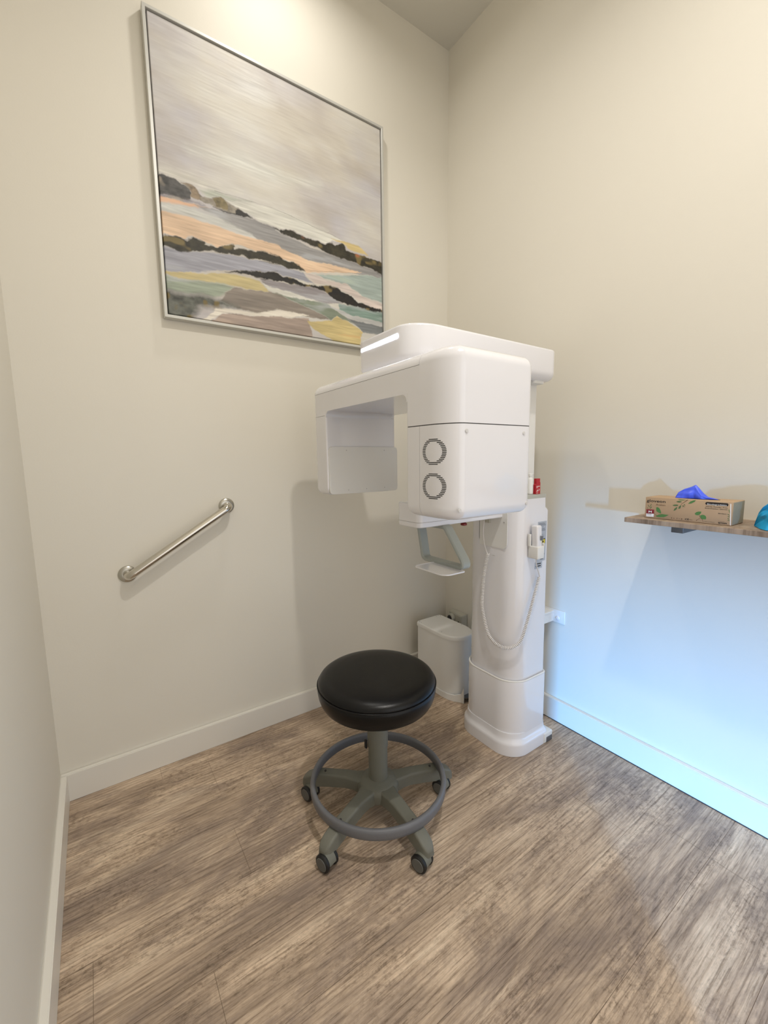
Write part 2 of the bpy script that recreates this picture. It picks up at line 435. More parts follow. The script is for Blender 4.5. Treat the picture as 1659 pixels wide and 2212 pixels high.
PCOL = dict(hill_bridge=(158,150,136),hill_grey=(82,80,78), hill_grey_lower=(140,134,142), hill_brown=(150,132,108), sage=(196,200,186), hill_olive=(146,132,96),
 hill_dark=(46,43,40), white_hill=(232,230,220), peach_thin=(232,190,158), whitewater=(214,214,208), grey_river=(164,162,161), peach_big=(240,208,176),
 trees_low=(56,52,38), bluegrey_mid=(172,172,182), dark_low=(34,30,26), pale_band_right=(228,214,206), teal_right=(176,190,184), ochre_left=(212,196,146),
 green_left=(164,174,156), darkgreen_left=(104,106,98), greybrown=(150,140,130), purplegrey=(156,150,152), white_streak=(222,220,210), green_mid=(140,150,132),
 teal_low=(138,162,152), pale_low=(200,200,198), bluegrey_low=(138,142,144), yellow_low=(224,204,146), white_low=(244,236,222), pink_low=(186,168,156),
 trees_right=(56,52,38), ochre_right=(224,202,144), sky_white1=(232,232,224), sky_white2=(232,228,216), sky_white3=(234,232,222), sky_cloud=(226,224,220), yellow_line=(220,202,160))
SOFT = dict(sky_white1=.03, sky_white2=.02, sky_white3=.012, sky_cloud=.04, sage=.008, yellow_line=.008, hill_grey_lower=.008, darkgreen_left=.012, green_left=.006, whitewater=.008)
ORDER = ['sky_cloud','sky_white1','sky_white2','sky_white3','yellow_line','sage','white_hill','ochre_right','hill_grey','hill_grey_lower','hill_brown','hill_bridge','hill_olive','peach_thin','grey_river','whitewater','peach_big',
 'purplegrey','bluegrey_mid','teal_right','ochre_left','green_left','greybrown','darkgreen_left','green_mid','white_streak','teal_low','bluegrey_low','pale_low','pink_low','yellow_low','white_low','pale_band_right','hill_dark','trees_low','dark_low','trees_right']

def vnoise(u, v, fu, fv, seed, octs=4):
    rs = np.random.RandomState(seed); out = np.zeros_like(u); amp = 1; tot = 0
    for o in range(octs):
        a, b = fu * 2 ** o, fv * 2 ** o
        g = rs.rand(int(a) + 3, int(b) + 3)
        x = np.clip(u, 0, 1) * a; y = np.clip(v, 0, 1) * b
        i = x.astype(int); j = y.astype(int); fx = x - i; fy = y - j
        fx = fx * fx * (3 - 2 * fx); fy = fy * fy * (3 - 2 * fy)
        out += amp * (g[i, j] * (1 - fx) * (1 - fy) + g[i + 1, j] * fx * (1 - fy) + g[i, j + 1] * (1 - fx) * fy + g[i + 1, j + 1] * fx * fy)
        tot += amp; amp *= .55
    return out / tot - .5

def sdist(poly, x, y):
    """signed distance (negative inside)"""
    P = np.array(poly); Q = np.roll(P, -1, 0)
    d = np.full(x.shape, 1e9); ins = np.zeros(x.shape, bool)
    for (ax, ay), (bx, by) in zip(P, Q):
        ex, ey = bx - ax, by - ay
        t = np.clip(((x - ax) * ex + (y - ay) * ey) / (ex * ex + ey * ey + 1e-12), 0, 1)
        d = np.minimum(d, (x - ax - ex * t) ** 2 + (y - ay - ey * t) ** 2)
        c = ((ay > y) != (by > y))
        if abs(ey) > 1e-9: ins ^= c & (x < ex * (y - ay) / ey + ax)
    d = np.sqrt(d)
    return np.where(ins, -d, d)

def painted(nu=620, nv=620):
    u, v = np.meshgrid(np.linspace(0, 1, nu), np.linspace(0, 1, nv), indexing='ij')
    lin = lambda c: np.array(srgb(*c)[:3])
    streak = vnoise(u, np.clip(v - u * .02, 0, 1), 5, 30, 3, 4)
    fine = vnoise(u, v, 10, 150, 5, 3)
    blot = vnoise(u, v, 4, 7, 9, 4)
    wx = vnoise(u, v, 26, 60, 11, 3) * .016; wy = vnoise(u, v, 34, 30, 12, 4) * .013
    C = np.zeros(u.shape + (3,))
    s0, s1, s2 = lin((214, 210, 204)), lin((206, 202, 205)), lin((218, 211, 198))
    k = np.clip(.5 + blot * 2.2, 0, 1)[..., None]
    C[:] = s1 * (1 - k) + s2 * k
    cl = vnoise(u, np.clip(v + u * .12, 0, 1), 3, 8, 21, 4)
    k = np.clip(streak * 1.2 + cl * 3.2 + .1, 0, 1)[..., None]
    C = C * (1 - k * .6) + lin((236, 234, 226)) * k * .6
    k = np.clip(-cl * 2.6 - .12, 0, .55)[..., None]
    C = C * (1 - k) + lin((188, 178, 168)) * k
    PD = dict(POLYS)
    for n in ORDER:
        poly = PD[n]
        poly = [(-.05 if a < .02 else (1.05 if a > .985 else a), (-.05 if b < .03 else b)) for a, b in poly]
        soft = SOFT.get(n, .0028)
        tr = n.startswith('trees') or n.startswith('dark') or n.startswith('hill')
        j = 1.5 if tr else 1.0
        d = sdist(poly, u + wx * j, v + wy * j)
        a = np.clip(.5 - d / (2 * soft), 0, 1)
        a = a * np.clip(.98 + streak * .5, .6, 1) if n.startswith('sky') else a
        base = lin(PCOL[n])
        var = (streak * .4 + fine * .45)[..., None] if not tr else (vnoise(u, v, 40, 50, hash(n[:5]) % 97 if False else len(n) * 3, 3) * 1.6)[..., None]
        col = base * (1 + var)
        if tr:
            q = np.clip((vnoise(u, v, 22, 30, len(n) * 5 + 1, 2) - .12) * 8, 0, 1)[..., None]
            col = col * (1 - q) + lin((128, 112, 70) if 'hill' not in n else (150, 140, 126)) * q
            q = np.clip((vnoise(u, v, 14, 26, len(n) * 7 + 2, 2) - .24) * 9, 0, 1)[..., None]
            col = col * (1 - q) + lin((178, 112, 74)) * q
        if n in ('grey_river', 'bluegrey_mid', 'teal_right', 'purplegrey', 'greybrown', 'green_left', 'whitewater', 'peach_big', 'green_mid', 'teal_low', 'pink_low', 'yellow_low'):
            w = np.clip((streak - .1) * 4, 0, .6)[..., None]
            tint = dict(peach_big=(248, 222, 190), yellow_low=(230, 186, 128), teal_right=(190, 204, 186), pink_low=(206, 184, 168), greybrown=(172, 162, 150)).get(n, (196, 198, 202))
            col = col * (1 - w) + lin(tint) * w
        C = C * (1 - a[..., None]) + np.clip(col, 0.01, 1) * a[..., None]
    # thin pencil-like contour lines
    for pts in ([(.2, .485), (.345, .49), (.43, .494), (.52, .485), (.62, .472), (.7, .465), (.79, .452), (.87, .448)],
                [(.34, .427), (.40, .417), (.44, .416)], [(.56, .275), (.64, .29), (.75, .31), (.85, .325)]):
        for a, b in zip(pts[:-1], pts[1:]):
            d = np.abs(sdist([a, b, (b[0], b[1] + 1e-5)], u + wx * .4, v + wy * .4))
            k = (np.clip(1 - d / .0022, 0, 1) * np.clip(.5 + fine * 2, 0, 1) * .7)[..., None]
            C = C * (1 - k) + lin((110, 104, 100)) * k
    C *= (1 + fine * .10 + streak * .04)[..., None]
    return np.clip(C * .80, 0, 1), fine

# ------------------------------------------------------------------ camera (fitted to the room's lines)
F_PX = 912.16; YAW, PITCH, ROLL = .6031, .1272, -.0135
CAM = Vector((-1.7478, -1.8733, 1.26))
fw = Vector((sin(YAW) * cos(PITCH), cos(YAW) * cos(PITCH), -sin(PITCH)))
rt = Vector((cos(YAW), -sin(YAW), 0)); up = rt.cross(fw)
r2 = rt * cos(ROLL) + up * sin(ROLL); u2 = up * cos(ROLL) - rt * sin(ROLL)
cd = bpy.data.cameras.new('camera'); cam = link(bpy.data.objects.new('camera', cd))
cd.sensor_fit = 'HORIZONTAL'; cd.sensor_width = 36; cd.lens = 36 * F_PX / 1659; cd.clip_start = .02
cam.matrix_world = Matrix(((r2.x, u2.x, -fw.x, CAM.x), (r2.y, u2.y, -fw.y, CAM.y), (r2.z, u2.z, -fw.z, CAM.z), (0, 0, 0, 1)))
scene.camera = cam

# ------------------------------------------------------------------ room
H, W, YB = 3.399, 1.935, -2.75
HB, TB = .1075, .0195
XJ = -1.771
bm = bmesh.new(); bbox(bm, -W - .1, .1, .0, .1, -.05, H + .05); obj('wall_back', bm, M_wall, kind='structure', smooth=0)
bm = bmesh.new(); bbox(bm, 0, .1, YB, 0, -.05, H + .05); obj('wall_right', bm, M_wall, kind='structure', smooth=0)
bm = bmesh.new(); bbox(bm, -W - .1, -W, YB, 0, -.05, H + .05); obj('wall_left', bm, M_wall, kind='structure', smooth=0)
# wall behind the camera with a wide doorway that lets the daylight in
bm = bmesh.new(); bbox(bm, -W - .1, XJ, YB - .1, YB, -.05, H + .05); bbox(bm, -.12, .1, YB - .1, YB, -.05, H + .05); bbox(bm, XJ, -.12, YB - .1, YB, 2.05, H + .05)
obj('wall_front', bm, M_wall, kind='structure', smooth=0)
bm = bmesh.new(); bbox(bm, -W - .1, .1, YB, .1, H, H + .05); obj('ceiling', bm, M_ceil, kind='structure', smooth=0)

# floor: one mesh, a quad per plank, each with its own tone
bm = bmesh.new(); lay = bm.loops.layers.float.new('plank') if hasattr(bm.loops.layers, 'float') else None
PW, PL = .197, 1.22
known = {-2: -1.443 + .0, -4: -1.445, -5: -.627, -6: -1.60, -7: -.37, -8: -.24, -9: -.25}
fv = []
y = .1; k = 0
yb = .100
while yb > YB:
    ya = yb - PW
    row = -k - 1
    off = known.get(row, -(random.random() * PL))
    xs = [off + PL * i for i in range(-4, 5)]
    xs = [x for x in xs if -W - .1 < x < .1]
    xs = [-W - .1] + xs + [.1]
    for a, b in zip(xs[:-1], xs[1:]):
        g = .0004
        f = bm.faces.new([bm.verts.new(p) for p in ((a + g, ya + g, 0), (b - g, ya + g, 0), (b - g, yb - g, 0), (a + g, yb - g, 0))])
        fv.append(random.random())
    yb = ya; k += 1
me = bpy.data.meshes.new('floor')
vals = fv
bmesh.ops.recalc_face_normals(bm, faces=bm.faces)
for f in bm.faces:
    if f.normal.z < 0: f.normal_flip()
bm.to_mesh(me); bm.free()
at = me.attributes.new('plank', 'FLOAT', 'FACE')
for i, v in enumerate(vals): at.data[i].value = v
me.materials.append(M_floor)
fl = link(bpy.data.objects.new('floor', me)); fl['kind'] = 'structure'
bm = bmesh.new(); bbox(bm, -W - .1, .1, YB, .1, -.06, -.0012); obj('trim_1', bm, mat('floor_joint', srgb(128, 106, 86), .8), kind='structure', smooth=0)

def skirting(name, pts_box):
    bm = bmesh.new()
    for b in pts_box: bbox(bm, *b)
    es = [e for e in bm.edges if all(v.co.z > HB - 1e-4 for v in e.verts)]
    bmesh.ops.bevel(bm, geom=es, offset=.0025, segments=2, affect='EDGES')
    obj(name, bm, M_trim, kind='structure', smooth=30)
skirting('baseboard_back', [(-W, 0, -TB, 0, .001, HB)])
skirting('baseboard_right', [(-TB, 0, YB, -TB, .001, HB)])
skirting('baseboard_left', [(-W, -W + TB, YB, -TB, .001, HB)])
bm = bmesh.new(); bbox(bm, -TB - .0015, -TB + .001, YB, -TB, .0002, .0035); obj('trim_2', bm, M_seam, kind='structure', smooth=0)

# ------------------------------------------------------------------ painting
PX0, PX1, PZ0, PZ1 = -1.471, -.456, 1.799, 2.838
pt = thing('framed_painting', 'large square abstract landscape painting in thin silver frame on left wall', 'painting', (PX0 + .5075, 0, PZ0))
fwid = .011
bm = bmesh.new()
def ringsec(d, yy): return [(PX0 + d, yy, PZ0 + d), (PX1 - d, yy, PZ0 + d), (PX1 - d, yy, PZ1 - d), (PX0 + d, yy, PZ1 - d)]
loft(bm, [ringsec(0, -.002), ringsec(0, -.034), ringsec(.001, -.035), ringsec(fwid - .001, -.035), ringsec(fwid, -.034), ringsec(fwid, -.012)], cap=False)
obj('frame', bm, M_frame, pt, smooth=20)
bm = bmesh.new(); bbox(bm, PX0 + .004, PX1 - .004, -.012, -.002, PZ0 + .004, PZ1 - .004); obj('backing_board', bm, M_dark, pt, smooth=0)
nu = nv = 620
Ccol, fin = painted(nu, nv)
cx0, cx1, cz0, cz1 = PX0 + fwid + .004, PX1 - fwid - .004, PZ0 + fwid + .004, PZ1 - fwid - .004
uu, vv = np.meshgrid(np.linspace(0, 1, nu), np.linspace(0, 1, nv), indexing='ij')
co = np.zeros((nu, nv, 3)); org = ORG[pt]
co[..., 0] = cx0 + uu * (cx1 - cx0) - org.x; co[..., 2] = cz0 + vv * (cz1 - cz0) - org.z
co[..., 1] = -.029 - fin * .0006 - org.y
for sl in ((0, slice(None)), (-1, slice(None)), (slice(None), 0), (slice(None), -1)): co[sl + (1,)] = -.0125
me = bpy.data.meshes.new('canvas')
idx = np.arange(nu * nv).reshape(nu, nv)
q = np.stack([idx[:-1, :-1], idx[1:, :-1], idx[1:, 1:], idx[:-1, 1:]], -1).reshape(-1, 4)
me.vertices.add(nu * nv); me.vertices.foreach_set('co', co.reshape(-1).astype(np.float32))
me.loops.add(q.size); me.loops.foreach_set('vertex_index', q.reshape(-1).astype(np.int32))
me.polygons.add(len(q)); me.polygons.foreach_set('loop_start', (np.arange(len(q)) * 4).astype(np.int32))
me.update(calc_edges=True); me.validate()
ca = me.color_attributes.new('paint', 'FLOAT_COLOR', 'POINT')
rgba = np.ones((nu * nv, 4), np.float32); rgba[:, :3] = Ccol.reshape(-1, 3)
ca.data.foreach_set('color', rgba.reshape(-1))
M_canvas = mat('painted_canvas', (1, 1, 1, 1), .55)
nt = M_canvas.node_tree; an = nt.nodes.new('ShaderNodeAttribute'); an.attribute_name = 'paint'
nt.links.new(an.outputs['Color'], nt.nodes['Principled BSDF'].inputs['Base Color'])
me.materials.append(M_canvas); me.shade_smooth()
cv = link(bpy.data.objects.new('canvas', me)); cv.parent = pt; ORG[cv] = org

# ------------------------------------------------------------------ grab bar
GA, GB = Vector((-1.665, 0, .829)), Vector((-1.281, 0, 1.066))
gb = thing('grab_rail', 'polished steel grab bar slanting up the left wall', 'grab bar', GA)
so = Vector((0, -.056, 0)); dirb = (GB - GA).normalized()
bm = bmesh.new()
tube(bm, roundpath([GA + Vector((0, -.004, 0)), GA + so, GB + so, GB + Vector((0, -.004, 0))], .04, 12), .0155, 24)
obj('bar', bm, M_steel, gb, smooth=60)
for P in (GA, GB):
    bm = bmesh.new(); n = Vector((0, -1, 0)); u = Vector((1, 0, 0)); v = Vector((0, 0, 1))
    prof = [(.032, .0003), (.032, .004), (.030, .0065), (.024, .009), (.018, .010), (.0158, .010)]
    loft(bm, [[P + n * d + (u * cos(2 * pi * k / 40) + v * sin(2 * pi * k / 40)) * r for k in range(40)] for r, d in prof])
    obj('flange', bm, M_steel2, gb, smooth=50)

# ------------------------------------------------------------------ x-ray machine
XM = thing('dental_imaging_machine', 'white dental x-ray imaging machine with rotating arm on a floor column', 'x-ray machine', (-.30, -.685, 0))
CY0, CY1 = -.825, -.54
# base
bm = bmesh.new()
secs = [(.001, 0), (.045, 0), (.052, .0015), (.058, .005), (.064, .010), (.074, .0135), (.088, .015), (.094, .016)]
rings = []
for z, d in secs:
    rings.append([(x, yy, z) for x, yy in plan(-.420 + d, -.165 - d * .3, -.850 + d, -.52 - d, [(.03, .03), (.10 - d, .10 - d), (.10 - d, .10 - d), (.03, .03)], 12)])
loft(bm, rings)
base = obj('base', bm, M_white, XM)
bm = bmesh.new(); bbox(bm, -.205, -.146, -.853, -.80, .001, .046, .004); foot = obj('leveling_foot', bm, M_white2, XM)
bm = bmesh.new(); bbox(bm, -.190, -.150, -.8545, -.852, .002, .026, .0006); obj('grey_insert', bm, M_brk, foot)
# lower sleeve
bm = bmesh.new()
def sleeve(d, z): return [(x, yy, z) for x, yy in plan(-.402 + d, -.180 - d * .3, -.835 + d, -.532 - d, [(.02, .02), (.095 - d, .095 - d), (.095 - d, .095 - d), (.02, .02)], 14)]
loft(bm, [sleeve(0, .088), sleeve(0, .318), sleeve(.0012, .323), sleeve(.004, .326), sleeve(.007, .325), sleeve(.009, .320)])
obj('lower_sleeve', bm, M_white, XM)
bm = bmesh.new(); tube(bm, [Vector(p) for p in sleeve(.003, .3245)] + [Vector(sleeve(.003, .3245)[0])], .0038, 8, False); obj('sleeve_rim', bm, M_white2, XM)
# main column
bm = bmesh.new()
def colp(z, xr): return [(x, yy, z) for x, yy in plan(-.390, xr, CY0, CY1, [(.012, .012), (.085, .085), (.085, .085), (.012, .012)], 14)]
loft(bm, [colp(.30, -.184), colp(1.036, -.190), colp(1.044, -.198), colp(1.050, -.207), colp(1.090, -.209)])
obj('column', bm, M_white, XM)
bm = bmesh.new(); loft(bm, [colp(1.090, -.206), colp(1.103, -.206), [(x * 1 + (.003 if x < -.3 else -.003), yy, 1.105) for x, yy, z in colp(1.105, -.206)]])
tray = obj('column_tray', bm, M_capgrey, XM)
bm = bmesh.new(); rbox(bm, -.365, -.215, -.770, -.590, 1.105, 1.562, .012); obj('inner_column', bm, M_white2, XM)
# access panel
bm = bmesh.new()
pr = plan(-.776, -.630, .886, 1.045, [(.008, .008), (.008, .008), (.022, .022), (.010, .010)], 8)
slab(bm, [(-.3895, a, b) for a, b in pr], (-1, 0, 0), .0028); pan = obj('access_panel', bm, M_white2, XM, smooth=30)
bm = bmesh.new(); tube(bm, [(-.3905, a, b) for a, b in [(-.6275, 1.045), (-.6275, .915), (-.632, .895), (-.645, .886)]], .0011, 6); obj('panel_gap', bm, M_seam, pan)
bm = bmesh.new(); disc(bm, (-.393, -.772 + .012, .995), (-1, 0, 0), .0035, .0015, 16); obj('screw', bm, M_seamlt, pan)
bm = bmesh.new(); bbox(bm, -.400, -.3895, -.690, -.655, .985, 1.012, .002); obj('cable_socket', bm, M_outlet, XM)
bm = bmesh.new(); tube(bm, smoothpath([(-.390, -.704, .850), (-.396, -.708, .851), (-.397, -.720, .851)], 4), .0012, 6); obj('cord_hook', bm, M_seamlt, XM)
# wall bracket
bm = bmesh.new(); bbox(bm, -.186, -.003, -.745, -.60, .525, .536, .001); wb = obj('wall_bracket', bm, M_white2, XM)
bm = bmesh.new(); bbox(bm, -.186, -.003, -.7435, -.738, .485, .5249, 0); obj('bracket_web', bm, M_white2, wb)
bm = bmesh.new(); bbox(bm, -.0045, -.0006, -.801, -.60, .482, .543, .001); obj('bracket_flange', bm, M_white2, wb)
bm = bmesh.new(); lathe_pts = [(.0095, .0), (.0095, .002), (.008, .005), (.004, .0065), (.0005, .007)]
loft(bm, [[(-.0045 - d, -.767 + r * cos(2 * pi * k / 20), .503 + .001 + r * sin(2 * pi * k / 20)) for k in range(20)] for r, d in lathe_pts]); obj('bolt_cap', bm, M_white, wb)

# top arm
bm = bmesh.new()
rad = [(.04, .04), (.03, .05), (.11, .085), (.045, .045)]
def armp(z, d): return [(x, yy, z) for x, yy in plan(-.925 + d, -.185 - d, -.842 + d, -.515 - d, [(max(a - d, .004), max(b - d, .004)) for a, b in rad], 14)]
secs = [(1.552, .030), (1.556, .017), (1.563, .007), (1.574, .001), (1.585, 0), (1.662, 0), (1.667, .0012), (1.670, .004), (1.6715, .008), (1.6725, .018), (1.673, .03)]
loft(bm, [armp(z, d) for z, d in secs]); arm = obj('top_arm', bm, M_white, XM)
bm = bmesh.new(); slab(bm, [(-.9243, a, b) for a, b in [(-.550, 1.632), (-.550, 1.643), (-.765, 1.646), (-.769, 1.642), (-.769, 1.634), (-.764, 1.630), (-.66, 1.630)]], (-1, 0, 0), .0018); obj('light_strip', bm, M_led, arm, smooth=0, label='glowing white light strip')
bm = bmesh.new(); rbox(bm, -.30, -.235, -.815, -.76, 1.543, 1.556, .01); obj('arm_underplate', bm, M_white2, arm)
bm = bmesh.new(); lathe(bm, [(.11, 1.535), (.11, 1.553)], -.80, -.685, 48); obj('turntable', bm, M_white2, XM)

# rotating unit
UX0, UX1, UY0, UY1, UZ = -1.0, -.675, -1.092, -.280, 1.543
crad = [(.045, .045), (.045, .045), (.045, .085), (.028, .028)]   # (x1,y1),(x0,y1),(x0,y0),(x1,y0)
RAD = [(.045, .045), (.05, .05), (.05, .09), (.03, .03)]
BRAD = [(.02, .02), (.006, .006), (.05, .09), (.03, .03)]
def slice_y(b, y0, no):
    c = cut(b, (0, y0, 0), (0, no, 0)); return c
capb = bmesh.new(); rbox(capb, UX0, UX1, UY0, UY1, 1.5075, UZ, RAD, rt=.0345, n=14, k=8)
topc = slice_y(capb, -.9625, -1); capb.free()
nb = bmesh.new(); rbox(nb, UX0, UX1, UY0, UY1, 1.438, UZ, RAD, rt=.0345, n=14, k=8); sh = slice_y(nb, -.9640, 1); nb.free()
nb = bmesh.new(); rbox(nb, UX0, UX1, UY0, UY1, 1.438, 1.5065, RAD, n=14); nb2 = slice_y(nb, -.9640, -1); nb.free(); merge(sh, nb2)
b1 = bmesh.new(); rbox(b1, UX0, UX1, UY0, -.906, 1.3470, 1.438, BRAD, n=14); merge(sh, b1)
b1 = bmesh.new(); rbox(b1, UX0, UX1, -.408, UY1, 1.4225, 1.438, [(.045, .045), (.05, .05), (.006, .006), (.012, .012)], n=14); merge(sh, b1)
for (yy, s) in ((-.906, 1), (-.408, -1)):
    n = 8; r = .022
    prof = [(yy - s * .01, 1.44), (yy - s * .01, 1.438 - r)] + [(yy + s * r * (1 - cos(pi / 2 * i / n)), 1.438 - r + r * sin(pi / 2 * i / n)) for i in range(n + 1)] + [(yy + s * r, 1.44)]
    loft(sh, [[(UX0 + .0004, a, b) for a, b in prof], [(UX1 - .022, a, b) for a, b in prof]])
ru = obj('rotating_arm', sh, M_white, XM, smooth=32)
obj('arm_top_cover', topc, M_white, XM, smooth=32)
low = bmesh.new(); rbox(low, UX0, UX1, UY0, -.906, 1.093, 1.3445, BRAD, rb=.032, n=14, k=8)
lowB = slice_y(low, -.9635, -1); lowA = slice_y(low, -.9645, 1); low.free()
sc = obj('source_cover', lowA, M_white, XM, smooth=32)
obj('inner_cover', lowB, M_white, XM, smooth=32)
det = bmesh.new(); rbox(det, UX0, UX1, -.408, UY1, 1.118, 1.4215, [(.045, .045), (.05, .05), (.006, .006), (.012, .012)], rb=.03, n=14, k=7)
dc = obj('detector_cover', det, M_white, XM, smooth=32)
bm = bmesh.new(); rbox(bm, UX0 + .004, UX1 - .004, UY0 + .004, -.912, 1.15, 1.505, [(.02, .02), (.03, .03), (.048, .086), (.026, .026)]); rbox(bm, UX0 + .003, UX1 - .003, UY0 + .01, UY1 - .01, 1.45, 1.515, [(.045, .045), (.05, .05), (.06, .11), (.04, .04)]); rbox(bm, UX0 + .004, UX1 - .004, -.402, UY1 - .004, 1.18, 1.5, .045)
obj('inner_frame', bm, mat('seam_grey', srgb(120, 118, 118), .6), ru)
bm = bmesh.new(); rbox(bm, UX0 + .0008, UX1 - .0008, UY0 + .0008, -.9068, 1.3432, 1.3478, BRAD, n=14); obj('cover_seam', bm, M_seam, ru)
# sensor panel on the inside of the detector leg
bm = bmesh.new(); pr = plan(UX0 + .006, UX1 + .004, 1.122, 1.305, .016, 6)
slab(bm, [(a, -.4075, b) for a, b in pr], (0, -1, 0), .007)
sp = obj('sensor_panel', bm, M_white2, dc, smooth=30)
for a, b in ((-.918, 1.292), (-.738, 1.292), (-.912, 1.136), (-.828, 1.137), (-.738, 1.138)):
    bm = bmesh.new(); disc(bm, (a, -.4148, b), (0, -1, 0), .0018, .001, 12); obj('screw', bm, M_seamlt, sp)
# screw caps on the big side cover
for a, b in ((-.950, 1.326), (-.721, 1.325), (-.972, 1.122), (-.699, 1.122)):
    bm = bmesh.new(); disc(bm, (a, UY0 - .0003, b), (0, -1, 0), .0058, .0016, 24, .0004); disc(bm, (a, UY0 - .0012, b), (0, -1, 0), .0042, .0012, 20)
    obj('screw_cap', bm, M_seamlt if False else mat('screw_cap_plastic', srgb(205, 203, 202), .4), sc)
# ring vents: rows of slits wrapped on the rounded corner
def frontx(yy):
    ry, rx = .09, .05
    if yy > UY0 + ry: return UX0
    t = (UY0 + ry - yy) / ry
    return UX0 + rx * (1 - math.sqrt(max(0, 1 - t * t)))
for zc in (1.2745, 1.1830):
    bm = bmesh.new(); yc, RA, RB = -1.0185, .0385, .0295
    RZ = .0350; nrow = 16
    for i in range(nrow):
        t = -1 + 2 * (i + .5) / nrow
        zz = zc + t * RZ
        ho = RA * math.sqrt(1 - t * t) + .0025
        ti = t * RA / RB
        hi = RB * math.sqrt(1 - ti * ti) if abs(ti) < 1 else 0
        spans = [(-ho, ho)] if hi < .010 else [(-ho, -hi), (hi, ho)]
        for a, b in spans:
            n = 5; rr = []
            for k in range(n + 1):
                yy = yc + a + (b - a) * k / n
                x = frontx(yy)
                rr.append([(x - .0005, yy, zz - .0011), (x - .0005, yy, zz + .0011), (x + .0005, yy, zz + .0011), (x + .0005, yy, zz - .0011)])
            loft(bm, rr)
    obj('ring_vent', bm, M_black, sc, smooth=0, label='ring of short black vent slits')

# lower support arm with chin handle and tray
bm = bmesh.new()
rbox(bm, -.828, -.375, -.750, -.622, 1.014, 1.100, [(.01, .01), (.018, .018), (.022, .022), (.01, .01)], rt=.006, rb=.005, n=8)
sa = obj('support_arm', bm, M_white, XM)
bm = bmesh.new(); rbox(bm, -.8288, -.375, -.7508, -.6212, 1.0325, 1.0337, [(.01, .01), (.018, .018), (.022, .022), (.01, .01)]); obj('arm_seam', bm, M_seamlt, sa)
bm = bmesh.new(); rbox(bm, -.74, -.60, -.735, -.64, 1.098, 1.135, .02); obj('arm_riser', bm, M_white2, sa)
bm = bmesh.new(); disc(bm, (-.575, -.715, 1.010), (0, 0, 1), .0075, .008, 20); lathe(bm, [(.008, .996), (.0125, .998), (.0125, 1.004), (.009, 1.007)], -.575, -.715, 24); obj('emergency_button', bm, M_redbtn, sa, label='small dark red button')
# handle loop: strap swept in the y-z plane
path = roundpath([(-.70, -.668, 1.008), (-.70, -.757, 1.008), (-.70, -.868, .8735), (-.70, -.636, .8725), (-.70, -.606, 1.010)], .022, 8)
bm = bmesh.new(); P, T, _ = frames(path); rings = []
wx, wt = .020, .0070
for p, t in zip(P, T):
    n = t.cross(Vector((1, 0, 0))).normalized(); X = Vector((1, 0, 0))
    sec = [(-wx, -wt * .5), (-wx + .004, -wt), (wx - .004, -wt), (wx, -wt * .5), (wx, wt * .5), (wx - .004, wt), (-wx + .004, wt), (-wx, wt * .5)]
    rings.append([p + X * a + n * b for a, b in sec])
loft(bm, rings); hd = obj('chin_handle', bm, M_grey, XM, smooth=35, label='grey strap-like handle loop')
bm = bmesh.new(); pr = plan(-.815, -.716, -.868, -.700, [(.012, .012), (.02, .02), (.03, .03), (.012, .012)], 8)
loft(bm, [[(x, y_, .867) for x, y_ in pr], [(x, y_, .871) for x, y_ in pr], [(x * .985 - .0115, y_ * .985 - .0118, .8715) for x, y_ in pr], [(x * .97 - .023, y_ * .97 - .0236, .8695) for x, y_ in pr]])
obj('chin_tray', bm, M_white, XM)

# rating label on the column side
bm = bmesh.new(); slab(bm, [(-.262, CY0 - .0001, .825), (-.207, CY0 - .0001, .825), (-.204, CY0 - .0001, .992), (-.262, CY0 - .0001, .992)], (0, -1, 0), .0006)
rl = obj('rating_label', bm, M_lbl, XM, smooth=0, label='grey printed sticker with a small yellow warning triangle')
bm = bmesh.new(); slab(bm, [(-.275, CY0 - .0001, .796), (-.226, CY0 - .0001, .796), (-.226, CY0 - .0001, .824), (-.275, CY0 - .0001, .824)], (0, -1, 0), .0006)
obj('lower_label', bm, M_lbl, rl, smooth=0)
bm = bmesh.new(); random.seed(3)
zz = .985
while zz > .93:
    L = random.uniform(.03, .046) if random.random() < .8 else .015
    bbox(bm, -.256, -.256 + L, CY0 - .0012, CY0 - .0006, zz - .0006, zz + .0006); zz -= .0032 if random.random() < .8 else .006
obj('fine_print', bm, M_lbltxt, rl, smooth=0); bm = bmesh.new()
zz = .892
while zz > .832:
    L = random.uniform(.02, .04) if random.random() < .7 else .012
    bbox(bm, -.252, -.252 + L, CY0 - .0012, CY0 - .0006, zz - .0006, zz + .0006); zz -= .0034 if random.random() < .7 else .006
obj('fine_print', bm, M_lbltxt, rl, smooth=0)
bm = bmesh.new(); bbox(bm, -.268, -.235, CY0 - .0012, CY0 - .0006, .814, .818); bbox(bm, -.268, -.235, CY0 - .0012, CY0 - .0006, .804, .808); obj('bold_print', bm, M_ink, rl, smooth=0); bm = bmesh.new(); bbox(bm, -.222, -.214, CY0 - .0012, CY0 - .0006, .850, .856); obj('bold_print', bm, M_ink, rl, smooth=0); bm = bmesh.new(); bbox(bm, -.240, -.222, CY0 - .0012, CY0 - .0006, .832, .835)
obj('bold_print', bm, M_ink, rl, smooth=0)
bm = bmesh.new(); bbox(bm, -.243, -.211, CY0 - .0013, CY0 - .0006, .897, .919); obj('warning_border', bm, M_ink, rl, smooth=0)
bm = bmesh.new(); bbox(bm, -.240, -.214, CY0 - .0017, CY0 - .0012, .900, .916); wsn = obj('warning_symbol', bm, M_yellow, rl, smooth=0)
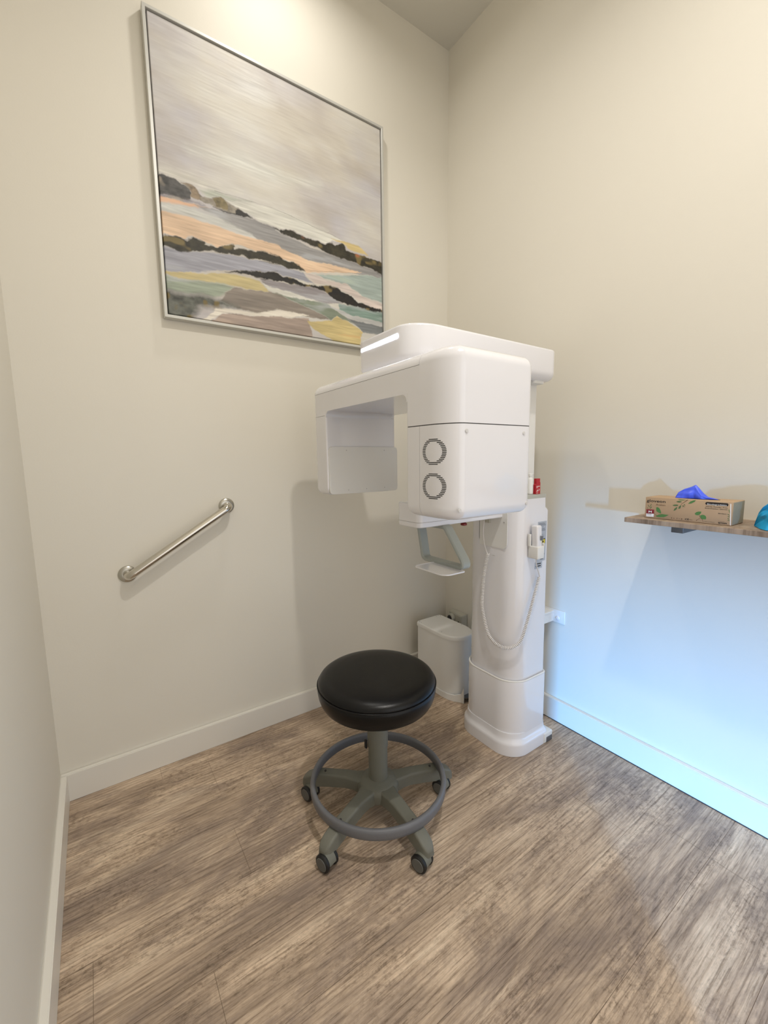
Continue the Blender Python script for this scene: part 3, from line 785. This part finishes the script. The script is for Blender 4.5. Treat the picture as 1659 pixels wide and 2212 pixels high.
bm = bmesh.new(); slab(bm, [(-.234, CY0 - .0017, .903), (-.220, CY0 - .0017, .903), (-.227, CY0 - .0017, .913)], (0, -1, 0), .0004); obj('warning_triangle', bm, M_ink, rl, smooth=0)

# ------------------------------------------------------------------ exposure hand switch with coiled cord
HS = thing('hand_switch', 'white exposure hand switch clipped to column side with long coiled cord', 'hand switch', (-.28, -.84, .84))
SXH = -.021
def shx(b): bmesh.ops.translate(b, verts=b.verts, vec=(SXH, 0, 0)); return b
bm = bmesh.new(); bbox(bm, -.304, -.260, -.873, -.8262, .852, .903, .004); bbox(bm, -.308, -.298, -.838, -.8262, .900, .950, .002); bbox(bm, -.264, -.260, -.873, -.845, .900, .915, .0012); hold = obj('holder', shx(bm), M_white2, HS)
bm = bmesh.new(); bbox(bm, -.298, -.266, -.868, -.836, .866, .986, .008, 4)
bmesh.ops.rotate(bm, cent=(-.28, -.852, .90), matrix=Matrix.Rotation(radians(-3), 3, 'X'), verts=bm.verts); body = obj('switch_body', shx(bm), M_white, HS)
bm = bmesh.new(); tube(bm, [(-.273, -.8697, .926), (-.273, -.8705, .944)], .0038, 10); obj('switch_button', shx(bm), M_lbltxt, body)
bm = bmesh.new(); bbox(bm, -.284, -.281, -.8697, -.868, .927, .946); obj('button_print', shx(bm), M_lbltxt, body, smooth=0)
bm = bmesh.new(); bbox(bm, -.284, -.270, -.8535, -.8515, .866, .869); obj('holder_print', shx(bm), M_lbltxt, hold, smooth=0)
bm = bmesh.new(); tube(bm, smoothpath([(-.298, -.846, .858), (-.292, -.846, .82), (-.274, -.845, .785), (-.262, -.842, .762)], 8), .0022, 10)
obj('straight_cord', bm, M_cord, HS); bm = bmesh.new()
tube(bm, smoothpath([(-.408, -.668, .996), (-.408, -.664, .95), (-.406, -.668, .90), (-.405, -.680, .866), (-.405, -.688, .853)], 8), .0022, 10)
obj('straight_cord', bm, M_cord, HS)
cp = smoothpath([(-.404, -.688, .855), (-.405, -.676, .80), (-.406, -.668, .739), (-.406, -.662, .634), (-.408, -.680, .560), (-.412, -.708, .507), (-.414, -.750, .483),
                 (-.408, -.790, .478), (-.392, -.822, .490), (-.372, -.842, .522), (-.345, -.846, .585), (-.312, -.845, .660), (-.262, -.840, .765)], 40)
# resample by arc length
d = [0]
for a, b in zip(cp[:-1], cp[1:]): d.append(d[-1] + (b - a).length)
tot = d[-1]; turns = int(tot / .0068); N = turns * 12
pts = []; j = 0
for i in range(N + 1):
    s = tot * i / N
    while j < len(d) - 2 and d[j + 1] < s: j += 1
    pts.append(cp[j].lerp(cp[j + 1], (s - d[j]) / (d[j + 1] - d[j])))
P, T, Nn = frames(pts); hel = []
for i, (p, t, n) in enumerate(zip(P, T, Nn)):
    b = t.cross(n); a = 2 * pi * i / 12
    hel.append(p + (n * cos(a) + b * sin(a)) * .0056)
bm = bmesh.new(); tube(bm, hel, .0020, 6); obj('coiled_cord', bm, M_cord, HS, smooth=60)

# small things on the column tray
bm = bmesh.new()
ZT = 1.1055
pr = [(-.266, ZT), (-.236, ZT), (-.236, ZT + .045), (-.239, ZT + .050), (-.239, ZT + .063), (-.262, ZT + .063), (-.262, ZT + .042), (-.266, ZT + .037)]
slab(bm, [(a, -.812, b) for a, b in pr], (0, 1, 0), .012); 
rc = tag(obj('red_packet', bm, M_red, None, loc=(-.25, -.806, ZT), smooth=20), 'small red packet with white print standing on the column tray', 'packet')

bm = bmesh.new()
def fbar(x0, x1, z0, z1): bbox(bm, x0, x1, -.8126, -.8119, ZT + z0, ZT + z1)
fbar(-.262, -.240, .0300, .0322); fbar(-.262, -.252, .0250, .0268); fbar(-.262, -.250, .0035, .0050)
slab(bm, [(-.261, -.8119, ZT + .010), (-.255, -.8119, ZT + .010), (-.252, -.8119, ZT + .020)], (0, -1, 0), .0006)
slab(bm, [(-.251, -.8119, ZT + .010), (-.2475, -.8119, ZT + .013), (-.251, -.8119, ZT + .016)], (0, -1, 0), .0006)
slab(bm, [(-.246, -.8119, ZT + .020), (-.242, -.8119, ZT + .020), (-.243, -.8119, ZT + .012)], (0, -1, 0), .0006)
obj('white_print', bm, M_whiteink, rc, smooth=0)
bt = thing('white_bottle', 'small white bottle with side nozzle behind the red packet on the column tray', 'bottle', (-.283, -.797, ZT))
bm = bmesh.new(); lathe(bm, [(.0095, ZT), (.0115, ZT + .002), (.0115, ZT + .060), (.009, ZT + .066), (.005, ZT + .069), (.005, ZT + .074)], -.283, -.797, 24); obj('bottle_body', bm, M_white2, bt)
bm = bmesh.new(); lathe(bm, [(.007, ZT + .073), (.007, ZT + .082), (.005, ZT + .084)], -.283, -.797, 20); tube(bm, [(-.283, -.797, ZT + .0805), (-.266, -.799, ZT + .0805)], .0022, 8); obj('pump_head', bm, M_white2, bt)

# ------------------------------------------------------------------ stool
SX, SY = -.984, -.705
ST = thing('rolling_stool', 'round black vinyl rolling stool on grey five-star base with foot ring', 'stool', (SX, SY, 0))
bm = bmesh.new()
prof = [(.03, .421), (.17, .421), (.184, .423), (.192, .429), (.198, .439), (.2035, .455), (.206, .470), (.2065, .480), (.2055, .488), (.2035, .4915), (.2045, .495), (.2035, .500),
        (.199, .507), (.190, .5135), (.175, .5185), (.150, .5222), (.110, .5245), (.06, .5255), (.002, .526)]
prof = [(r, z - .003) for r, z in prof]
lathe(bm, prof, SX, SY, 128)
cu_ = obj('cushion', bm, M_leather, ST, smooth=60)
bm = bmesh.new(); tube(bm, [(SX + .2062 * cos(2 * pi * k / 128), SY + .2062 * sin(2 * pi * k / 128), .4885) for k in range(129)], .0019, 8, False); obj('piping', bm, M_leather, cu_)
bm = bmesh.new(); bbox(bm, SX - .085, SX + .03, SY - .10, SY + .06, .398, .421, .004)
bmesh.ops.rotate(bm, cent=(SX, SY, 0), matrix=Matrix.Rotation(radians(-35), 3, 'Z'), verts=bm.verts); mp = obj('seat_plate', bm, M_black, ST)
bm = bmesh.new(); lathe(bm, [(.034, .112), (.034, .240), (.0365, .241), (.0365, .404), (.034, .405)], SX, SY, 40); cl = obj('gas_column', bm, M_base, ST)
bm = bmesh.new(); bbox(bm, SX - .044, SX - .036, SY + .010, SY + .022, .236, .268, .003); obj('clip', bm, M_black, cl)
# five star base: hub plus legs
bm = bmesh.new(); lathe(bm, [(.02, .056), (.060, .058), (.072, .066), (.0745, .092), (.071, .103), (.062, .1105), (.050, .1155), (.040, .119), (.036, .122), (.02, .122)], SX, SY, 48); obj('hub', bm, M_base, ST)
bm = bmesh.new(); lathe(bm, [(.012, .038), (.018, .042), (.018, .060)], SX, SY, 24); obj('hub_plug', bm, M_black, ST)
angs = [199.5, 269, 345, 56, 131]
def legsec(c, dr, w0, w1, zt, zb, ang):
    """rounded trapezoid section at radius dr"""
    n = Vector((-sin(ang), cos(ang), 0)); P = c + Vector((cos(ang), sin(ang), 0)) * dr
    r = min(.010, w1 * .4)
    pts = [(-w0, zb), (w0, zb)]
    for k in range(5):
        a = pi / 2 * k / 4; pts.append((w1 - r + r * cos(a), zt - r + r * sin(a)))
    for k in range(5):
        a = pi / 2 * k / 4; pts.append((-w1 + r - r * sin(a), zt - r + r * cos(a)))
    return [P + n * a + Vector((0, 0, z)) for a, z in pts]
nw = Vector((-.954, -.296, 0)); nw.normalize()
for ia, A in enumerate(angs):
    a = radians(A); c = Vector((SX, SY, 0)); RL = .288
    bm = bmesh.new()
    S = [(.030, .034, .030, .110, .064), (.050, .034, .031, .110, .066), (.070, .0335, .030, .1095, .068), (.088, .0290, .026, .1085, .070), (.12, .0255, .023, .109, .068), (.18, .025, .022, .103, .060), (.225, .025, .022, .098, .052),
         (.26, .025, .022, .088, .046), (.278, .0235, .0205, .079, .042), (RL, .019, .016, .070, .040), (RL + .006, .013, .010, .062, .042)]
    loft(bm, [legsec(c, *s, a) for s in S]); obj('leg', bm, M_base, ST, smooth=50)
    # caster
    e = c + Vector((cos(a), sin(a), 0)) * .258
    tr = Vector((-nw.y, nw.x, 0))            # rolling direction
    if tr.dot(Vector((cos(a), sin(a), 0))) > 0 and ia in (3,): tr = tr
    wc = e + nw * .014 + Vector((0, 0, .0275)) + Vector((-.35, -.93, 0)) * .012
    bm = bmesh.new()
    # hood: half-round cover between the wheels
    rr = []
    for k in range(13):
        t = pi * (k / 12) * 1.0
        pass
    prof = [(cos(t) * .0265, sin(t) * .0285) for t in [pi * k / 14 for k in range(15)]]
    loft(bm, [[wc + tr * x + nw * o + Vector((0, 0, z)) for x, z in prof] for o in (-.0135, .0135)])
    tube(bm, [wc + Vector((0, 0, .015)), Vector((e.x, e.y, .055))], .010, 12)
    cs = obj('caster', bm, M_base, ST, smooth=40)
    for s in (-1, 1):
        bm = bmesh.new(); disc(bm, wc + nw * s * .0185, nw, .0272, .013, 36, .003); wl = obj('wheel', bm, M_black, cs)
        bm = bmesh.new(); disc(bm, wc + nw * s * .0255, nw, .0205, .003, 30, .001); obj('hubcap', bm, M_hub, wl)
    bm = bmesh.new(); disc(bm, c + Vector((cos(a), sin(a), 0)) * .205 + Vector((0, 0, .1015)), (0, 0, 1), .004, .003, 14); obj('ring_screw', bm, M_seam, ST)
bm = bmesh.new()
sec = [(.2255, .101), (.2275, .0955), (.232, .094), (.238, .094), (.2415, .097), (.243, .106), (.243, .119), (.2415, .126), (.238, .1295), (.232, .130), (.2275, .128), (.2255, .122)]
R = []
for k in range(129):
    t = 2 * pi * k / 128
    R.append([(SX + r * cos(t), SY + r * sin(t), z) for r, z in sec])
loft(bm, R, cap=False); bmesh.ops.remove_doubles(bm, verts=bm.verts, dist=1e-6); obj('foot_ring', bm, M_ring, ST, smooth=50)

# ------------------------------------------------------------------ pedal bin
BN = thing('pedal_bin', 'slim white pedal bin in the corner behind the machine column', 'bin', (-.225, -.26, 0))
BX0, BX1, BY0, BY1, BH = -.316, -.136, -.405, -.095, .348
def dshape(d, z, fr=.085):
    return [(x, yy, z) for x, yy in plan(BX0 + d, BX1 - d, BY0 + d, BY1 - d, [(.018, .018), (.018, .018), (.078, fr * 1.2), (.078, fr * 1.2)], 14)]
bm = bmesh.new(); loft(bm, [dshape(.003, .012), dshape(.003, BH - .024)]); obj('bin_body', bm, M_white2, BN)
bm = bmesh.new(); loft(bm, [dshape(0, BH - .022), dshape(-.0005, BH - .0215), dshape(-.0005, BH - .006), dshape(.001, BH - .002), dshape(.0035, BH), dshape(.006, BH + .0002)]); lid = obj('bin_lid', bm, M_white2, BN)
bm = bmesh.new()
for (x, yy) in ((-.305, -.130), (-.305, -.116), (-.298, -.108), (-.175, -.108), (-.160, -.108), (-.152, -.118), (-.300, -.29), (-.150, -.285)):
    bm = bmesh.new(); disc(bm, (x, yy, BH + .0004), (0, 0, 1), .0016, .0008, 10); obj('lid_dot', bm, M_seam, lid, smooth=0)
bm = bmesh.new()
# base skirt with a swept front corner and an open pedal bay
for x0, x1, xs in ((BX0 - .002, BX0 + .050, 1), (BX1 - .050, BX1 + .002, -1)):
    pts = []
    n = 10
    prof = [(BY1 + .001, 0), (BY1 + .001, .034), (-.33, .034), (-.36, .037), (-.385, .047), (-.400, .065), (-.411, .090), (-.416, .090), (-.418, .0), ]
    prof = [(BY1 + .001, .001), (BY1 + .001, .032), (-.335, .032), (-.375, .034), (-.398, .044), (-.414, .070), (-.420, .095), (-.426, .095), (-.428, .001)]
    xa = BX0 - .002 if xs == 1 else BX1 + .002
    outline = [(.0, BY1 + .001), (.0, -.31), (.006 * xs, -.35), (.020 * xs, -.385), (.042 * xs, -.412), (.046 * xs, -.428)]
    top = [.032, .032, .033, .036, .046, .088]
    A = [(xa + a, b, .001) for a, b in outline]; B = [(xa + a, b, t) for (a, b), t in zip(outline, top)]
    A2 = [(xa + a + .006 * xs, b + .002, .001) for a, b in outline]; B2 = [(xa + a + .006 * xs, b + .002, t) for (a, b), t in zip(outline, top)]
    loft(bm, [[a, b, b2, a2] for a, b, b2, a2 in zip(A, B, B2, A2)])
bbox(bm, BX0 + .002, BX1 - .002, BY1 - .02, BY1 + .001, .001, .032)
bbox(bm, BX0 + .002, BX1 - .002, -.30, BY1, .002, .012)
obj('bin_base', bm, M_white2, BN, smooth=30)
bm = bmesh.new()
pr = [(-.226 + .043 * cos(t), -.400 - .036 * sin(t)) for t in [pi * k / 16 for k in range(17)]]
loft(bm, [[(x, yy, .020) for x, yy in pr], [(x, yy, .026) for x, yy in pr]]); loft(bm, [[(x, yy, .013) for x, yy in pr], [(x, yy, .0165) for x, yy in pr]]); obj('pedal', bm, M_pedal, BN)

# ------------------------------------------------------------------ power outlet behind the bin
OT = thing('power_outlet', 'grey surface-mounted power outlet low on the wall behind the bin', 'outlet', (-.002, -.125, .30))
bm = bmesh.new()
loft(bm, [[(-.0006, -.062, .262), (-.0006, -.185, .262), (-.0006, -.185, .345), (-.0006, -.062, .345)], [(-.030, -.062, .262), (-.050, -.185, .262), (-.050, -.185, .338), (-.030, -.062, .338)]])
bmesh.ops.bevel(bm, geom=bm.edges[:], offset=.003, segments=2, affect='EDGES'); obj('outlet_housing', bm, M_outlet, OT)
bm = bmesh.new(); disc(bm, (-.046, -.098, .306), (-1, .15, 0), .027, .022, 28, .004); obj('plug', bm, M_outlet, OT)
bm = bmesh.new(); disc(bm, (-.058, -.096, .304), (-1, .15, 0), .019, .006, 24); tube(bm, smoothpath([(-.058, -.096, .304), (-.075, -.094, .29), (-.070, -.094, .22), (-.06, -.094, .14)], 8), .005, 10); obj('plug_cord', bm, M_seam, OT)
bm = bmesh.new(); bbox(bm, -.0505, -.0465, -.160, -.156, .288, .302); obj('switch_slot', bm, M_black, OT, smooth=0)

# ------------------------------------------------------------------ wall shelf
SZ = 1.0455
SH = thing('wall_shelf', 'grey-brown oak wood shelf mounted on the right wall', 'shelf', (-.12, -1.45, SZ - .016))
bm = bmesh.new(); bbox(bm, -.242, -.0006, -1.95, -1.154, SZ - .016, SZ, .0008, 1); obj('shelf_board', bm, M_shelf, SH, smooth=0)
for yb_ in (-1.284, -1.83):
    bm = bmesh.new(); bbox(bm, -.155, -.001, yb_ - .018, yb_ + .018, SZ - .047, SZ - .0165, .0015); obj('shelf_bracket', bm, M_brk, SH)

# glove carton
GX, GY0, GY1, GZ1 = -.200, -1.4400, -1.2000, 1.1165
GC = thing('glove_carton', 'brown kraft cardboard glove box with green leaf print on the shelf', 'box', (-.15, -1.32, SZ))
bm = bmesh.new(); bbox(bm, GX, -.100, GY0, GY1, SZ + .0008, GZ1, .0012, 2); ct = obj('carton', bm, M_card, GC, smooth=30)
bm = bmesh.new(); bbox(bm, GX + .004, -.104, GY0 - .0008, GY0 + .0002, SZ + .003, GZ1 - .002); obj('carton_end', bm, M_cardend, ct, smooth=0)
bm = bmesh.new(); pr = [(-.150 + .020 * cos(t), -1.335 + .058 * sin(t)) for t in [2 * pi * k / 28 for k in range(28)]]
slab(bm, [(x, yy, GZ1 - .0002) for x, yy in pr], (0, 0, 1), .0008); obj('carton_slot', bm, M_black, ct, smooth=0)
ITEMS = {
'leaf1':[(-1.2346,1.0834),(-1.2386,1.0849),(-1.2438,1.082),(-1.2472,1.0767),(-1.2503,1.068),(-1.249,1.0645),(-1.2438,1.0662),(-1.2385,1.0691),(-1.2353,1.0722)],
'leaf2':[(-1.2343,1.0545),(-1.2442,1.0606),(-1.2541,1.063),(-1.2641,1.0621),(-1.273,1.0619),(-1.2645,1.056),(-1.2587,1.0532),(-1.2467,1.0519),(-1.2386,1.0521)],
'leaf3':[(-1.3454,1.0742),(-1.3496,1.0788),(-1.3548,1.0812),(-1.3627,1.0817),(-1.3613,1.0758),(-1.3581,1.0712),(-1.3529,1.0691),(-1.3475,1.0707)],
'leaf4':[(-1.3596,1.0688),(-1.3651,1.072),(-1.3704,1.072),(-1.3749,1.0688),(-1.3766,1.0638),(-1.3752,1.0589),(-1.3695,1.0588),(-1.3639,1.0582),(-1.3617,1.0643)],
'leaf5':[(-1.2961,1.1155),(-1.304,1.1179),(-1.3133,1.1183),(-1.3208,1.1169),(-1.3118,1.1134),(-1.3024,1.1127)],
'leaf6':[(-1.2919,1.1076),(-1.2979,1.1102),(-1.3036,1.1101),(-1.3089,1.1078),(-1.3011,1.105),(-1.2953,1.1057)],
'leaf7':[(-1.2821,1.0948),(-1.2882,1.0978),(-1.2949,1.0983),(-1.2997,1.0966),(-1.2924,1.0929),(-1.2856,1.0929)],
'leaf8':[(-1.2862,1.077),(-1.2882,1.0838),(-1.2926,1.0886),(-1.2968,1.0906),(-1.2949,1.0833),(-1.2904,1.0785)],
'leaf9':[(-1.2996,1.0843),(-1.3001,1.0903),(-1.3036,1.0955),(-1.3065,1.0973),(-1.3062,1.0908),(-1.3033,1.0857)],
'leaf10':[(-1.3105,1.0907),(-1.312,1.0957),(-1.3142,1.098),(-1.3136,1.0926)],
'leaf11':[(-1.314,1.1012),(-1.3158,1.1019),(-1.3185,1.0962),(-1.3166,1.0966)],
'leaf12':[(-1.3254,1.1033),(-1.3313,1.1108),(-1.3399,1.1167),(-1.3461,1.1182),(-1.3421,1.1105),(-1.3335,1.1046)],
'sprig1':[(-1.2087,1.0891),(-1.2097,1.0904),(-1.2138,1.0839),(-1.2137,1.0816)],
'sprig2':[(-1.2148,1.0851),(-1.2184,1.0939),(-1.2199,1.0946),(-1.2187,1.09),(-1.2159,1.0846)],
'sprig3':[(-1.2061,1.0803),(-1.2071,1.081),(-1.21,1.0772),(-1.2084,1.0771)],
'sprig4':[(-1.2152,1.0783),(-1.218,1.0842),(-1.221,1.0851),(-1.2197,1.0815),(-1.2168,1.0778)],
'stem1':[(-1.3061,1.1006),(-1.3226,1.1167),(-1.3253,1.1181),(-1.3075,1.1007),(-1.3065,1.0973)],
'red':[(-1.2046,1.0752),(-1.2289,1.0755),(-1.2293,1.0614),(-1.2052,1.0607)],
'white':[(-1.2049,1.0603),(-1.2284,1.0613),(-1.2283,1.051),(-1.2053,1.0503)],
'pill':[(-1.3709,1.1085),(-1.3724,1.1117),(-1.3753,1.113),(-1.4261,1.1129),(-1.4283,1.1111),(-1.4289,1.1076),(-1.4276,1.1045),(-1.4252,1.1038),(-1.375,1.1041),(-1.3719,1.1054)],
'edgestripe':[(-1.433,1.112),(-1.4351,1.1116),(-1.4386,1.0475),(-1.4366,1.0472)],
'leafr1':[(-1.43,1.0937),(-1.4315,1.0949),(-1.4326,1.091),(-1.4347,1.0832),(-1.4325,1.0869)],
'leafr2':[(-1.4276,1.0814),(-1.4326,1.0794),(-1.4344,1.0766),(-1.4303,1.0782)],
'leafr3':[(-1.4289,1.0745),(-1.4338,1.074),(-1.4344,1.0716),(-1.4307,1.0722)],
'leafr4':[(-1.4289,1.069),(-1.4331,1.0674),(-1.4337,1.065),(-1.4304,1.0661)],
'leafr5':[(-1.4293,1.0635),(-1.4346,1.0626),(-1.4348,1.0606),(-1.4307,1.0616)],
}
groups = dict(leaf_print=(['leaf1', 'leaf2', 'leaf3', 'leaf4', 'leaf5', 'leaf12', 'leafr1'], M_leaf), olive_leaf_print=(['leaf6', 'leaf7', 'leaf8', 'leaf9', 'leaf10', 'leaf11', 'sprig1', 'sprig2', 'sprig3', 'sprig4', 'leafr2', 'leafr3', 'leafr4', 'leafr5'], M_leaf2),
              stem_print=(['stem1'], M_brownink), size_band=(['red'], M_maroon), size_panel=(['white'], M_whiteink), black_pill=(['pill'], M_ink), edge_stripe=(['edgestripe'], M_whiteink))
def clampy(p): return (max(GY0 + .0006, min(GY1 - .0006, p[0])), max(SZ + .002, min(GZ1 - .001, p[1])))
for n, (ks, m) in groups.items():
    bm = bmesh.new()
    for k in ks[:-1]:
        slab(bm, [(GX, *clampy(p)) for p in ITEMS[k]], (-1, 0, 0), .0003); obj(n, bm, m, ct, smooth=0); bm = bmesh.new()
    slab(bm, [(GX, *clampy(p)) for p in ITEMS[ks[-1]]], (-1, 0, 0), .0003 if n != 'size_panel' else .00035)
    if n == 'stem_print':
        for pa in ([(-1.2515, 1.061), (-1.240, 1.0555), (-1.228, 1.0625)], [(-1.2515, 1.062), (-1.247, 1.0665)], [(-1.369, 1.0505), (-1.367, 1.0580), (-1.360, 1.0640), (-1.3580, 1.0700)], [(-1.3625, 1.062), (-1.3545, 1.0565), (-1.3515, 1.0520)], [(-1.30, 1.093), (-1.306, 1.087)], [(-1.314, 1.0965), (-1.3175, 1.091)]):
            obj(n, bm, m, ct, smooth=0); bm = bmesh.new()
            tube(bm, [(GX - .0002, a, b) for a, b in pa], .00035, 5)
        for a, b in ((-1.296, 1.0945), (-1.3105, 1.0960), (-1.3515, 1.0535)): obj(n, bm, m, ct, smooth=0); bm = bmesh.new(); disc(bm, (GX - .0002, a, b), (-1, 0, 0), .0011, .0003, 10)
    obj(n, bm, m, ct, smooth=0)
def face(y_, z_, dx=.0002): return Matrix(((0, 0, -1, GX - dx), (-1, 0, 0, y_), (0, 1, 0, z_), (0, 0, 0, 1)))
def write(name, items, m, dx=.0002):
    for s, y0_, y1_, z_, h_, bo in items:
        obj(name, text_bm(s, face(y0_, z_, dx), height=h_, width=abs(y1_ - y0_), bold=bo), m, ct, smooth=0)
write('brand_lettering', [('gloveon', -1.2042, -1.2612, 1.1005, .0092, .01)], M_ink)
bm = bmesh.new()
write('brown_lettering', [('Avalon', -1.2330, -1.2610, 1.0905, .0055, 0)], M_brownink)
write('size_letter', [('M', -1.2120, -1.2220, 1.0640, .0068, .03)], M_whiteink, .0005)
write('pill_lettering', [('Biodegradable', -1.3765, -1.4250, 1.1045, .0040, 0)], M_whiteink, .0005)
write('small_lettering', [('Nitrile Powder Free', -1.3730, -1.4275, 1.0975, .0032, .01), ('Examination Gloves', -1.3715, -1.4275, 1.0922, .0032, .01), ('Biodegr.', -1.4060, -1.4270, 1.0795, .0024, .02),
                          ('CE', -1.3200, -1.3310, 1.0510, .0052, .02), ('amun', -1.4075, -1.4290, 1.0505, .0036, .03), ('Made in Malaysia', -1.3730, -1.3990, 1.0515, .0018, 0), ('Produced by', -1.4080, -1.4230, 1.0562, .0014, 0)], M_ink)
bm = bmesh.new()
for a, w, h_ in ((-1.282, .002, .004), (-1.2885, .0035, .0015), (-1.298, .0012, .004), (-1.304, .004, .0008), (-1.311, .003, .003), (-1.336, .009, .0010), (-1.214, .012, .0006), (-1.214, .012, -.0006)):
    if w == .012:
        bbox(bm, GX - .0007, GX - .0003, -1.2215, -1.2075, 1.0575 + h_ * 3, 1.0581 + h_ * 3)
    else: bbox(bm, GX - .0003, GX, a - w / 2, a + w / 2, 1.0530 - h_ / 2, 1.0530 + h_ / 2)
    obj('symbol_print', bm, M_brownink, ct, smooth=0); bm = bmesh.new()
bm.free()

# gloves
def glove(name, cx, cy, z0, L, Hh, Wd, prof, m, seed, label, tilt=0, cr=1):
    """crumpled glove: a folded sheet whose ridge height follows prof along its length"""
    random.seed(seed); bm = bmesh.new(); nu_, nv_ = 64, 40
    ph = [random.uniform(0, 6.28) for _ in range(8)]
    rings = []
    for i in range(nu_ + 1):
        u = i / nu_
        for (a, ha, wa), (b, hb, wb) in zip(prof[:-1], prof[1:]):
            if a <= u <= b:
                t = (u - a) / (b - a); hh = (ha + (hb - ha) * t) * Hh; ww = (wa + (wb - wa) * t) * Wd; break
        ring = []
        for k in range(nv_):
            s = pi * k / (nv_ - 1)
            f = 1 + cr * (.13 * sin(5 * s + ph[0] + u * 5) + .08 * sin(9 * s + ph[1] - u * 9) + .05 * sin(15 * u + ph[2] + 4 * s)) + (cr - 1) * (.22 * abs(sin(6 * s - 9 * u + ph[4])) - .16 * abs(sin(11 * s + 13 * u + ph[5])))
            x = cos(s) * ww * f + .15 * ww * sin(7 * u + ph[3])
            z = (sin(s) ** .8) * hh * (.9 + .1 * f)
            ring.append((cx + x + tilt * (u - .5), cy - L / 2 + L * u if False else cy + L * (.5 - u), z0 + max(z, 0)))
        rings.append(ring)
    loft(bm, rings)
    return tag(obj(name, bm, m, None, loc=(cx, cy, z0), smooth=50), label, 'glove')
glove('disposable_glove', -.150, -1.330, GZ1 + .0010, .115, .043, .019, [(0, .02, .5), (.06, .40, .8), (.2, .68, 1), (.36, .86, .9), (.46, 1.0, .55), (.54, .78, .7), (.66, .40, .9), (.76, .16, .6), (1, .02, .2)], M_gblue, 5, 'violet-blue disposable glove pulled up out of the cardboard carton')
glove('disposable_glove', -.150, -1.588, SZ + .0015, .215, .100, .060, [(0, .02, .08), (.04, .40, .35), (.10, .62, .7), (.2, .82, .9), (.35, .95, 1), (.6, 1, 1), (.85, .8, .9), (1, .2, .4)], M_gcyan, 11, 'crumpled cyan glove at the right edge of the shelf', cr=1.9)

# ------------------------------------------------------------------ light
def area(name, loc, tgt, sx, sy, e, col, shape='RECTANGLE', spread=180):
    l = bpy.data.lights.new(name, 'AREA'); l.shape = shape; l.size = sx; l.size_y = sy; l.energy = e; l.color = col; l.spread = radians(spread)
    o = link(bpy.data.objects.new(name, l)); o.location = loc
    o.rotation_euler = (Vector(tgt) - Vector(loc)).to_track_quat('-Z', 'Y').to_euler(); return o
WARM = (1, .965, .91)
area('downlight', (-1.0, -.42, H - .02), (-1.0, -.42, 0), .10, .10, E1, WARM, 'DISK', spread=165)
area('downlight', (-1.05, -1.72, H - .02), (-1.05, -1.72, 0), .10, .10, E2, WARM, 'DISK', spread=150)
area('added_fill_light', (-.95, -2.0, H - .02), (-.95, -2.0, 0), 1.2, .6, E3, (1, .97, .92))  # broad unseen lamp, added only to fill and even out the room light
area('far_daylight', (-5.60, -7.40, .60), (0, -1.30, -.30), .10, .7, ED, (.13, .43, .95), spread=21)
w = bpy.data.worlds.new('world'); scene.world = w; w.use_nodes = True
bg = w.node_tree.nodes['Background']; bg.inputs['Color'].default_value = (1.0, .975, .95, 1); bg.inputs['Strength'].default_value = EW
scene.view_settings.view_transform = 'Standard'
scene.view_settings.look = 'None'
scene.view_settings.exposure = 0
